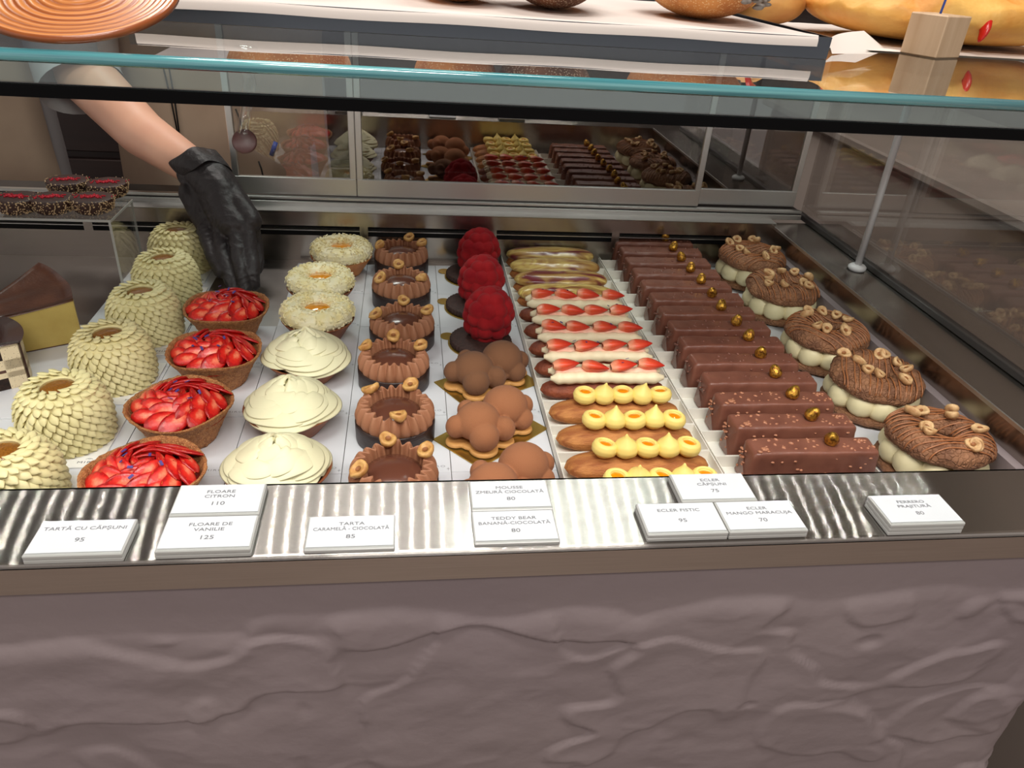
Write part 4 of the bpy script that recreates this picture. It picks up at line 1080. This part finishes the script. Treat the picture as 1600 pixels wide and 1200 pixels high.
# ------------------------------------------------------------------ acrylic stand and speckled bites
zs = .104
pfl, pfr, pbr = PZ(0, 339, zs), PZ(178, 344, zs), PZ(201, 311, zs)
yf_, yb_ = pfr[1], pbr[1]; xr_ = (pfr[0]+pbr[0])/2
st = thing('acrylic_stand', 'clear acrylic riser stand carrying the speckled chocolate bites', 'stand', (0, 0, 0))
part('top_panel', Geo().add(*box(-.62, xr_, yf_, yb_, zs-.003, zs)), M_ACR, st, False)
part('side_panel', Geo().add(*box(xr_-.003, xr_, yf_, yb_, .0004, zs-.003)), M_ACR, st, False)
part('side_panel', Geo().add(*box(-.62, -.617, yf_, yb_, .0004, zs-.003)), M_ACR, st, False)
g = Geo(); e_ = .0009
g.add(*box(-.62, xr_, yf_-e_, yf_, zs-.003, zs)); g.add(*box(xr_-.003, xr_, yf_-e_, yf_, .0004, zs-.003))
g.add(*box(xr_, xr_+e_, yf_, yb_, zs-.003, zs)); g.add(*box(xr_-.003, xr_, yb_, yb_+e_*.5, .0004, zs-.003))
part('polished_edge', g, M_ACRE, st, False)
BI = [(76, 338, 0), (139, 338, 0), (19, 338, 0), (100, 309, 1), (163, 313, 1)]
bt = None
for i, (px, py, _k) in enumerate(BI):
    p = PZ(px, py, zs)
    lab = 'speckled chocolate tartlet with red crumbs, '+['middle of the front row on the clear stand', 'front right on the clear stand', 'front left, cut by the picture edge', 'back row left', 'back row right'][i]
    if bt is None:
        bt = thing('speckled_tartlet', lab, 'tartlet', (p[0], p[1]+.021, zs+.0002), 0, 'speckled tartlets on the clear stand')
        part('chocolate_cup', Geo().add(*lathe([(0, 0), (.019, 0), (.0235, .004), (.0265, .016), (.026, .0185), (.024, .0192), (0, .0188)], 60, lambda V, A, q: crumbly(V, .0009, 200, 3), 3)), M_BITE, bt)
        r = random.Random(4); g = Geo()
        for k in range(420):
            a = r.uniform(0, 6.283); z = r.uniform(.001, .0195); rr = np.interp(z, [0, .004, .016, .0195], [.0195, .0238, .0268, .0255])+.0002
            s = r.uniform(.0004, .0009); g.add(*box(-s, s, -s*.7, s*.7, -s*.6, s*.6), M=R(a, 'Z') @ T(rr, 0, z) @ R(r.uniform(0, 3), 'X') @ R(r.uniform(0, 3), 'Y'))
        part('pale_crumbs', g, M_BITED, bt, False, kind='stuff')
        g = Geo()
        for k in range(110):
            u = r.gauss(0, .35); v = r.gauss(0, .2); s = r.uniform(.0006, .0013)
            g.add(*box(-s, s, -s*.7, s*.7, -s*.6, s*.6), M=T(u*.026, .001+v*.016+u*.008, .0197) @ R(r.uniform(0, 3), 'Z') @ R(r.uniform(-.6, .6), 'Y'))
        part('red_crumbs', g, M_BITER, bt, False, kind='stuff')
    else: dup(bt, (p[0], p[1]+.021, zs+.0002), rng.uniform(-.5, .5), lab)

# ------------------------------------------------------------------ person: gloved hand, arm, apron
pers = thing('person', 'person in beige apron reaching a black gloved hand into the case', 'person', (-.42, 1.45, -.88))
def W(v): return (v[0]+.42, v[1]-1.45, v[2]+.88)
J = dict(wr=(306, 252, 1.135), wr2=(322, 262, 1.125))
def q_(px, py, Y): return PY(px, py, Y)
elbow = q_(135, 120, 1.33); mid = q_(222, 208, 1.235); wrist = q_(312, 268, 1.135)
g = Geo()
g.add(*capsule(elbow, mid, .043, .036, 22)); g.add(*capsule(mid, wrist, .036, .0255, 22))
g.add(*capsule(q_(90, -60, 1.48), elbow, .05, .044, 20))
arm = fuse(g, .0035, 'forearm', M_SKIN, 8)
part('forearm', arm, None, pers, loc=tuple(-c for c in pers.location))
g = Geo()
kn = [q_(330, 352, 1.075), q_(350, 350, 1.055), q_(372, 350, 1.045), q_(392, 345, 1.05)]
palm_c = q_(348, 305, 1.09)
wr_l, wr_r = q_(302, 268, 1.135), q_(326, 258, 1.13)
for kk, ww in zip(kn, (wr_l, (wr_l*2+wr_r)/3, (wr_l+wr_r*2)/3, wr_r)):
    g.add(*capsule(ww, kk, .0235, .0155, 14))
g.add(*capsule(kn[0], kn[3], .0150, .0150, 14)); g.add(*capsule((wr_l+wr_r)/2, palm_c, .0300, .0290, 16)); g.add(*capsule(palm_c, (kn[1]+kn[2])/2, .028, .020, 16))
g.add(*capsule(q_(296, 300, 1.11), q_(318, 345, 1.085), .016, .015, 12))
fing = [[q_(322, 362, 1.065), q_(333, 398, 1.03), q_(344, 424, 1.005)],          # thumb side
        [kn[0]*.3+kn[1]*.7, q_(348, 400, 1.022), q_(360, 436, .995), q_(370, 456, .985)],
        [kn[2]*.8+kn[1]*.2, q_(372, 398, 1.015), q_(379, 434, .990), q_(384, 455, .982)],
        [kn[3]*.6+kn[2]*.4, q_(391, 392, 1.022), q_(395, 424, 1.0), q_(397, 444, .995)],
        [kn[3], q_(401, 380, 1.05), q_(404, 405, 1.04), q_(402, 422, 1.03)]]
for f in fing:
    rr = [.0118, .0105, .0098, .0088] if len(f) == 4 else [.0130, .0105, .0092]
    if f is fing[-1]: rr = [.0100, .0092, .0088, .0078]
    for a, b, r0, r1 in zip(f[:-1], f[1:], rr[:-1], rr[1:]): g.add(*capsule(a, b, r0, r1, 12))
hand = fuse(g, .0019, 'black_glove', M_GLOVE, 5)
# creases in the glove: gather lines across the back of the hand
co = np.empty(len(hand.vertices)*3); hand.vertices.foreach_get('co', co); co = co.reshape(-1, 3)
no = np.empty(len(hand.vertices)*3); hand.vertices.foreach_get('normal', no); no = no.reshape(-1, 3)
ax_ = (kn[1]-wrist); ax_ /= np.linalg.norm(ax_); s_ = (co-wrist)@ax_; lat = (co-wrist)@np.cross(ax_, [0, 1., 0])
wr_ = np.sin(s_*230+14*vn(co, 30, 4)+lat*90); wr_ = np.clip(wr_, .2, 1)-.6
co += no*(.0016*wr_*np.clip(vn(co, 22, 9)+.35, 0, 1)+.0012*fbm(co, 60, 2, 8))[:, None]
hand.vertices.foreach_set('co', co.ravel())
part('black_glove', hand, None, pers, loc=tuple(-c for c in pers.location))
# rolled cuff
c0, c1 = q_(278, 272, 1.142), q_(334, 236, 1.128)
cc = (c0+c1)/2; ua = (c1-c0)/2; ub = np.cross(ua, (wrist-mid)/np.linalg.norm(wrist-mid)); ub = ub/np.linalg.norm(ub)*.0300
ux = ua/np.linalg.norm(ua)*.0325
ring = [cc+ux*math.cos(a)*(1+.03*math.sin(5*a))+ub*math.sin(a)+(wrist-mid)*.04*math.sin(3*a) for a in np.linspace(0, 2*PI, 40)]
dv = (wrist-mid)/np.linalg.norm(wrist-mid)
V = []; nr = 6
for k in range(nr):
    t_ = k/(nr-1)
    V += [p+dv*(.032*t_-.004)+(p-cc)*(.06*math.sin(PI*t_)-.04*t_)+np.array([0, 0, -.006*t_]) for p in ring[:-1]]
part('glove_cuff', Geo().add(np.array(V), grid_faces(nr, 39, False, True)), M_GLOVE, pers, loc=tuple(-c for c in pers.location))
# torso: shirt and apron
def torso(x0, y0, w_, parent, off, seed):
    nz, na = 60, 64
    z = np.linspace(-.30, .62, nz)[:, None]; a = np.linspace(0, 2*PI, na, endpoint=False)[None, :]
    wz = np.interp(z, [-.3, 0, .25, .5, .58, .62], [w_*1.08, w_, w_*.95, w_*1.08, w_*.6, w_*.32]); dz = np.interp(z, [-.3, 0, .25, .5, .58, .62], [.125, .12, .115, .12, .08, .055])
    fold = .004*np.sin(a*9+z*6+seed)+.006*vn(np.stack([np.cos(a)+0*z, np.sin(a)+0*z, z*2+0*a], -1), 3, seed)
    V = np.stack([x0+np.cos(a)*(wz+fold), y0+np.sin(a)*(dz+fold), z+0*a], -1)
    g1 = Geo().add(V.reshape(-1, 3), grid_faces(nz, na, False, True))
    part('shirt', g1, M_SHIRT, parent, loc=off)
    # apron panel on the front
    aa = np.linspace(PI*1.10, PI*1.93, 40)[None, :]; zz = np.linspace(-.30, .42, 50)[:, None]
    wz = np.interp(zz, [-.3, 0, .25, .5], [w_*1.08, w_, w_*.95, w_*1.08])+.006; dz = np.interp(zz, [-.3, 0, .25, .5], [.125, .12, .115, .12])+.006
    fold = .004*np.sin(aa*9+zz*6+seed)+.003*vn(np.stack([np.cos(aa)+0*zz, np.sin(aa)+0*zz, zz*2+0*aa], -1), 5, seed)
    V = np.stack([x0+np.cos(aa)*(wz+fold), y0+np.sin(aa)*(dz+fold), zz+0*aa], -1)
    V2 = V.copy(); V2[..., 1] += .002
    g2 = Geo().add(V.reshape(-1, 3), grid_faces(50, 40, False, False)).add(V2.reshape(-1, 3), grid_faces(50, 40, False, False)[:, ::-1])
    part('apron', g2, M_APRON, parent, loc=off)
off = tuple(-c for c in pers.location)
torso(-.335, 1.50, .185, pers, off, 1)
for a, b in (((255, 105, 1.375), (277, 205, 1.37)), ((264, 105, 1.372), (280, 208, 1.368)), ((404, 252, 1.368), (411, 276, 1.366)), ((368, 170, 1.372), (378, 198, 1.37))):
    part('apron_string', Geo().add(*tube([q_(*a), (q_(*a)+q_(*b))/2+np.array([.001, 0, 0]), q_(*b)], .0014, 6)), M_CORD, pers, loc=off)
part('pen', Geo().add(*tube([q_(431, 222, 1.365), q_(424, 243, 1.362)], .004, 8)), M_BLUE, pers, loc=off)
g = Geo(); sl0, sl1 = q_(58, 60, 1.42), q_(118, 118, 1.33)
g.add(*capsule(sl0, sl1, .075, .062, 24))
V_, F_ = tube([q_(95, -40, 1.47), q_(110, 60, 1.38), q_(122, 118, 1.335), q_(130, 138, 1.320)], [.075, .068, .062, .064], 28, cap=False)
part('sleeve', Geo().add(V_, F_), M_SHIRT, pers, loc=off)
p2 = thing('person', 'second person in beige apron, only an edge showing at far left', 'person', (-.85, 1.55, -.88))
torso(-.845, 1.55, .19, p2, tuple(-c for c in p2.location), 5)

# ------------------------------------------------------------------ on top of the glass: trays, bread, price block
z0 = zt
tr = thing('bread_tray', 'long grey steel tray lined with white parchment, carrying the loaves', 'tray', (0, 0, z0+.0002))
yt = .640; xr2 = .3415
g = Geo()
g.add(*box(-.205, xr2, yt, 1.02, 0, .001)); g.add(*prismx([(yt, 0), (yt-.001, .0165), (yt+.0004, .0165), (yt+.0014, 0)][::-1], -.205, xr2))
g.add(*box(xr2-.0012, xr2, yt, 1.02, .001, .0165)); g.add(*box(-.205, -.2038, yt, 1.02, .001, .0165)); g.add(*box(-.205, xr2, 1.018, 1.02, .001, .0165))
part('pan', g, M_DKTRAY, tr, False)
g = Geo(); n = 30
Xp = np.linspace(-.200, xr2-.012, 60)[:, None]; Yp = np.concatenate([[yt-.0022, yt-.0022, yt-.0005], np.linspace(yt+.004, 1.0, 20)])[None, :]
Zp = np.concatenate([[.0090, .0135, .0172], .0172-.003*np.linspace(0, 1, 20)**.5])[None, :]+.0004*np.sin(Xp*40)
V = np.stack([Xp+0*Yp, Yp+0*Xp, Zp+0*Yp], -1)
part('parchment', Geo().add(V.reshape(-1, 3), grid_faces(60, 23, False, False)), M_PAPER, tr)
tr2 = thing('steel_tray', 'dark blue grey steel tray at the far left behind the stand-in wooden plate', 'tray', (0, 0, z0+.0002))
xt2 = -.150
g = Geo(); g.add(*box(-.62, -.215, .6015, 1.0, 0, .001)); g.add(*prismx([(.6015, 0), (.6005, .036), (.6019, .036), (.6029, 0)][::-1], -.62, -.215)); g.add(*box(-.2162, -.215, .6015, 1.0, .001, .036))
part('pan', g, M_DKTRAY, tr2, False)
TL = math.radians(21)
bw = thing('reflection_plate', 'wooden plate with concentric grooves, stand-in for a ringed reflection, on the left steel tray', 'plate', (-.196, .4825, z0+.0006))  # plate put in place of a ringed wood reflection in the glass top
pw = [(0, 0), (.054, 0), (.057, .0015), (.0575, .004), (.0565, .0058)]
for k in range(17):
    r_ = .0555-.053*k/17; z_ = .0058-.0022*math.sin(PI*min(1, (k+.5)/17))
    pw += [(r_, z_), (r_-.0011, z_-.0007), (r_-.0022, z_-.0004)]
pw += [(.0015, .0044), (0, .0044)]
o = part('plate_body', Geo().add(*lathe(pw, 96)), ring_wood(), bw, loc=(0, .0575*math.cos(TL), .0575*math.sin(TL)+.0004)); o.rotation_euler = (TL, 0, 0)
def bread(name, lab, px0, px1, py, Yc, matl, H_, seed, grp='loaves on the bread tray', seeds=False):
    p0, p1 = PZ(px0, py, z0+.0172), PZ(px1, py, z0+.0172); Yc = (p0[1]+p1[1])/2; wd = np.linalg.norm(p1-p0)/2*1.0; xc = (p0[0]+p1[0])/2
    t = thing(name, lab, 'bread', (xc, Yc+.070, z0+.0160), 0, grp)
    def fn(V):
        V = V.copy(); z = V[..., 2]
        k = np.where(z < 0, .0, 1)
        V[..., 2] = np.where(z < 0, z*.5, z)
        return V
    V, F = ball(1, 64, 40, fn); V = V*[wd, .085, H_]; V[:, 2] -= V[:, 2].min()
    rr = 1+.05*fbm(V, 30, 3, seed)+.03*(1-np.abs(vn(V, 22, seed+4)))
    V = V*rr[:, None]; V[:, 2] = np.maximum(V[:, 2], .0)
    part('crust', Geo().add(V, F), matl, t)
    if seeds:
        r = random.Random(seed); g = Geo()
        for k in range(160):
            a = r.uniform(-1.4, .6); e = r.uniform(-.1, 1.0)
            p = (wd*1.03*math.cos(a)*math.cos(e), .088*math.sin(a)*math.cos(e), H_*.31+H_*math.sin(e)*1.02)
            g.add(*ball(1, 6, 5), M=T(*p) @ R(r.uniform(0, 3), 'Z') @ S(.005, .0022, .002))
        part('seeds', g, M_SEED, t, kind='stuff')
    return t
bread('country_loaf', 'long golden loaf on the left half of the bread tray, seen mostly by its reflection', 330, 510, -14, .79, M_CRUST, .075, 9)
bread('country_loaf', 'golden brown loaf on the parchment, second from the left', 662, 776, 10, .79, M_CRUST, .075, 1)
bread('country_loaf', 'dark floured loaf on the parchment, between two golden loaves', 818, 938, 22, .79, M_CRUSTD, .075, 2)
bread('country_loaf', 'seeded golden loaf at the right end of the parchment', 1062, 1190, 38, .79, M_CRUST, .075, 3, seeds=True)
def focaccia(lab, x0, y0, z, L_, W_, H_, rz, mt_, seed, tilt=(0, 0)):
    t = thing('focaccia', lab, 'bread', (x0, y0, z), rz, 'flatbreads with red pepper')
    nu, nv = 90, 50
    V, F = ball(1, nu, nv)
    V = np.sign(V)*np.abs(V)**np.array([.7, .7, 1.])*[L_/2, W_/2, H_/2]
    V[:, 2] += (.010*fbm(V, 22, 3, seed)+.006*vn(V, 60, seed+2))*np.clip(V[:, 2]/H_*4+.6, 0, 1)
    V[:, 2] -= V[:, 2].min()
    o = part('crust', Geo().add(V, F), mt_, t); o.rotation_euler = (tilt[0], tilt[1], 0)
    return t
f1 = focaccia('large golden focaccia with red pepper at the upper right corner', .557, .835, z0+.0035, .27, .20, .055, -.05, M_FOCA, 3)
f2 = focaccia('paler focaccia leaning behind the large one beside the seeded loaf', .392, .925, z0+.0035, .085, .14, .05, 0, M_FOCAU, 6)
def pepper(par, loc, rz, s=1.):
    g = Geo(); n = 14; tt = np.linspace(-1, 1, n)
    g.add(*tube(np.stack([tt*.021*s, .002*np.sin(tt*4), .002*np.cos(tt*3)], 1), .0062*s*np.sqrt(np.clip(1-tt**2, .04, 1)), 10, flat=(1, .6)))
    o = part('red_pepper', g, M_TOM, par, loc=loc); o.rotation_euler = (-.6, -.75, rz)
pw_ = PY(1548, 36, .742)
pepper(f1, (pw_[0]-.557, pw_[1]-.835, pw_[2]-z0-.0035), .95); pepper(f2, (-.01, -.06, .052), .2); pepper(f1, (-.09, .02, .058), .6)
# crumpled parchment under the focaccia
g = Geo()
nx, ny = 60, 30
gx, gy = np.meshgrid(np.linspace(.36, .85, nx), np.linspace(.725, 1.0, ny), indexing='ij')
P = np.stack([gx, gy, 0*gx], -1); zz = .0006+.0016*np.abs(vn(P, 40, 5))*np.clip((gy-.725)/.02, 0, 1)
g.add(np.stack([gx+.006*vn(P, 20, 1)*(gy < .74), gy+.004*vn(P, 18, 2), zz], -1).reshape(-1, 3), grid_faces(nx, ny, False, False))
pp = part('parchment_sheet', g, M_PAPER, None, loc=(0, 0, z0+.0003)); tag(pp, 'crumpled white parchment sheet under the focaccia', 'paper')
# folded corner of paper beside the tray
c1, c2, c3, c4 = PZ(1294, 62, z0+.01), PY(1350, 48, .76), PY(1392, 84, .745), PZ(1300, 84, z0+.0008)
g = Geo(); ls = []
for u in np.linspace(0, 1, 10):
    for v in np.linspace(0, 1, 8):
        p = (1-u)*((1-v)*c4+v*c1)+u*((1-v)*c3+v*c2); p = p+np.array([0, .012*math.sin(PI*u)*v, .0]); ls.append(p)
g.add(np.array(ls), grid_faces(10, 8, False, False))
pf = part('paper_corner', g, M_PAPER, None); tag(pf, 'white paper corner folded up beside the right end of the bread tray', 'paper')
# wooden price block with skewer
wb = thing('wooden_block', 'pale wooden cube with a thin blue skewer on the glass top', 'price holder', tuple(PZ(1457, 84, z0+.0003)), .42)
wb.location = (PZ(1455, 88, z0)[0], PZ(1455, 88, z0)[1]+.004, z0+.0003)
part('block', Geo().add(*bbox(-.0185, .0185, -.0185, .0185, 0, .0350, .001)), M_WBLK, wb, False)
part('skewer', Geo().add(*tube([(.002, .003, .034), (.010, .004, .090)], .0011, 8)), M_BLUE, wb)
print('objects', len(bpy.data.objects))
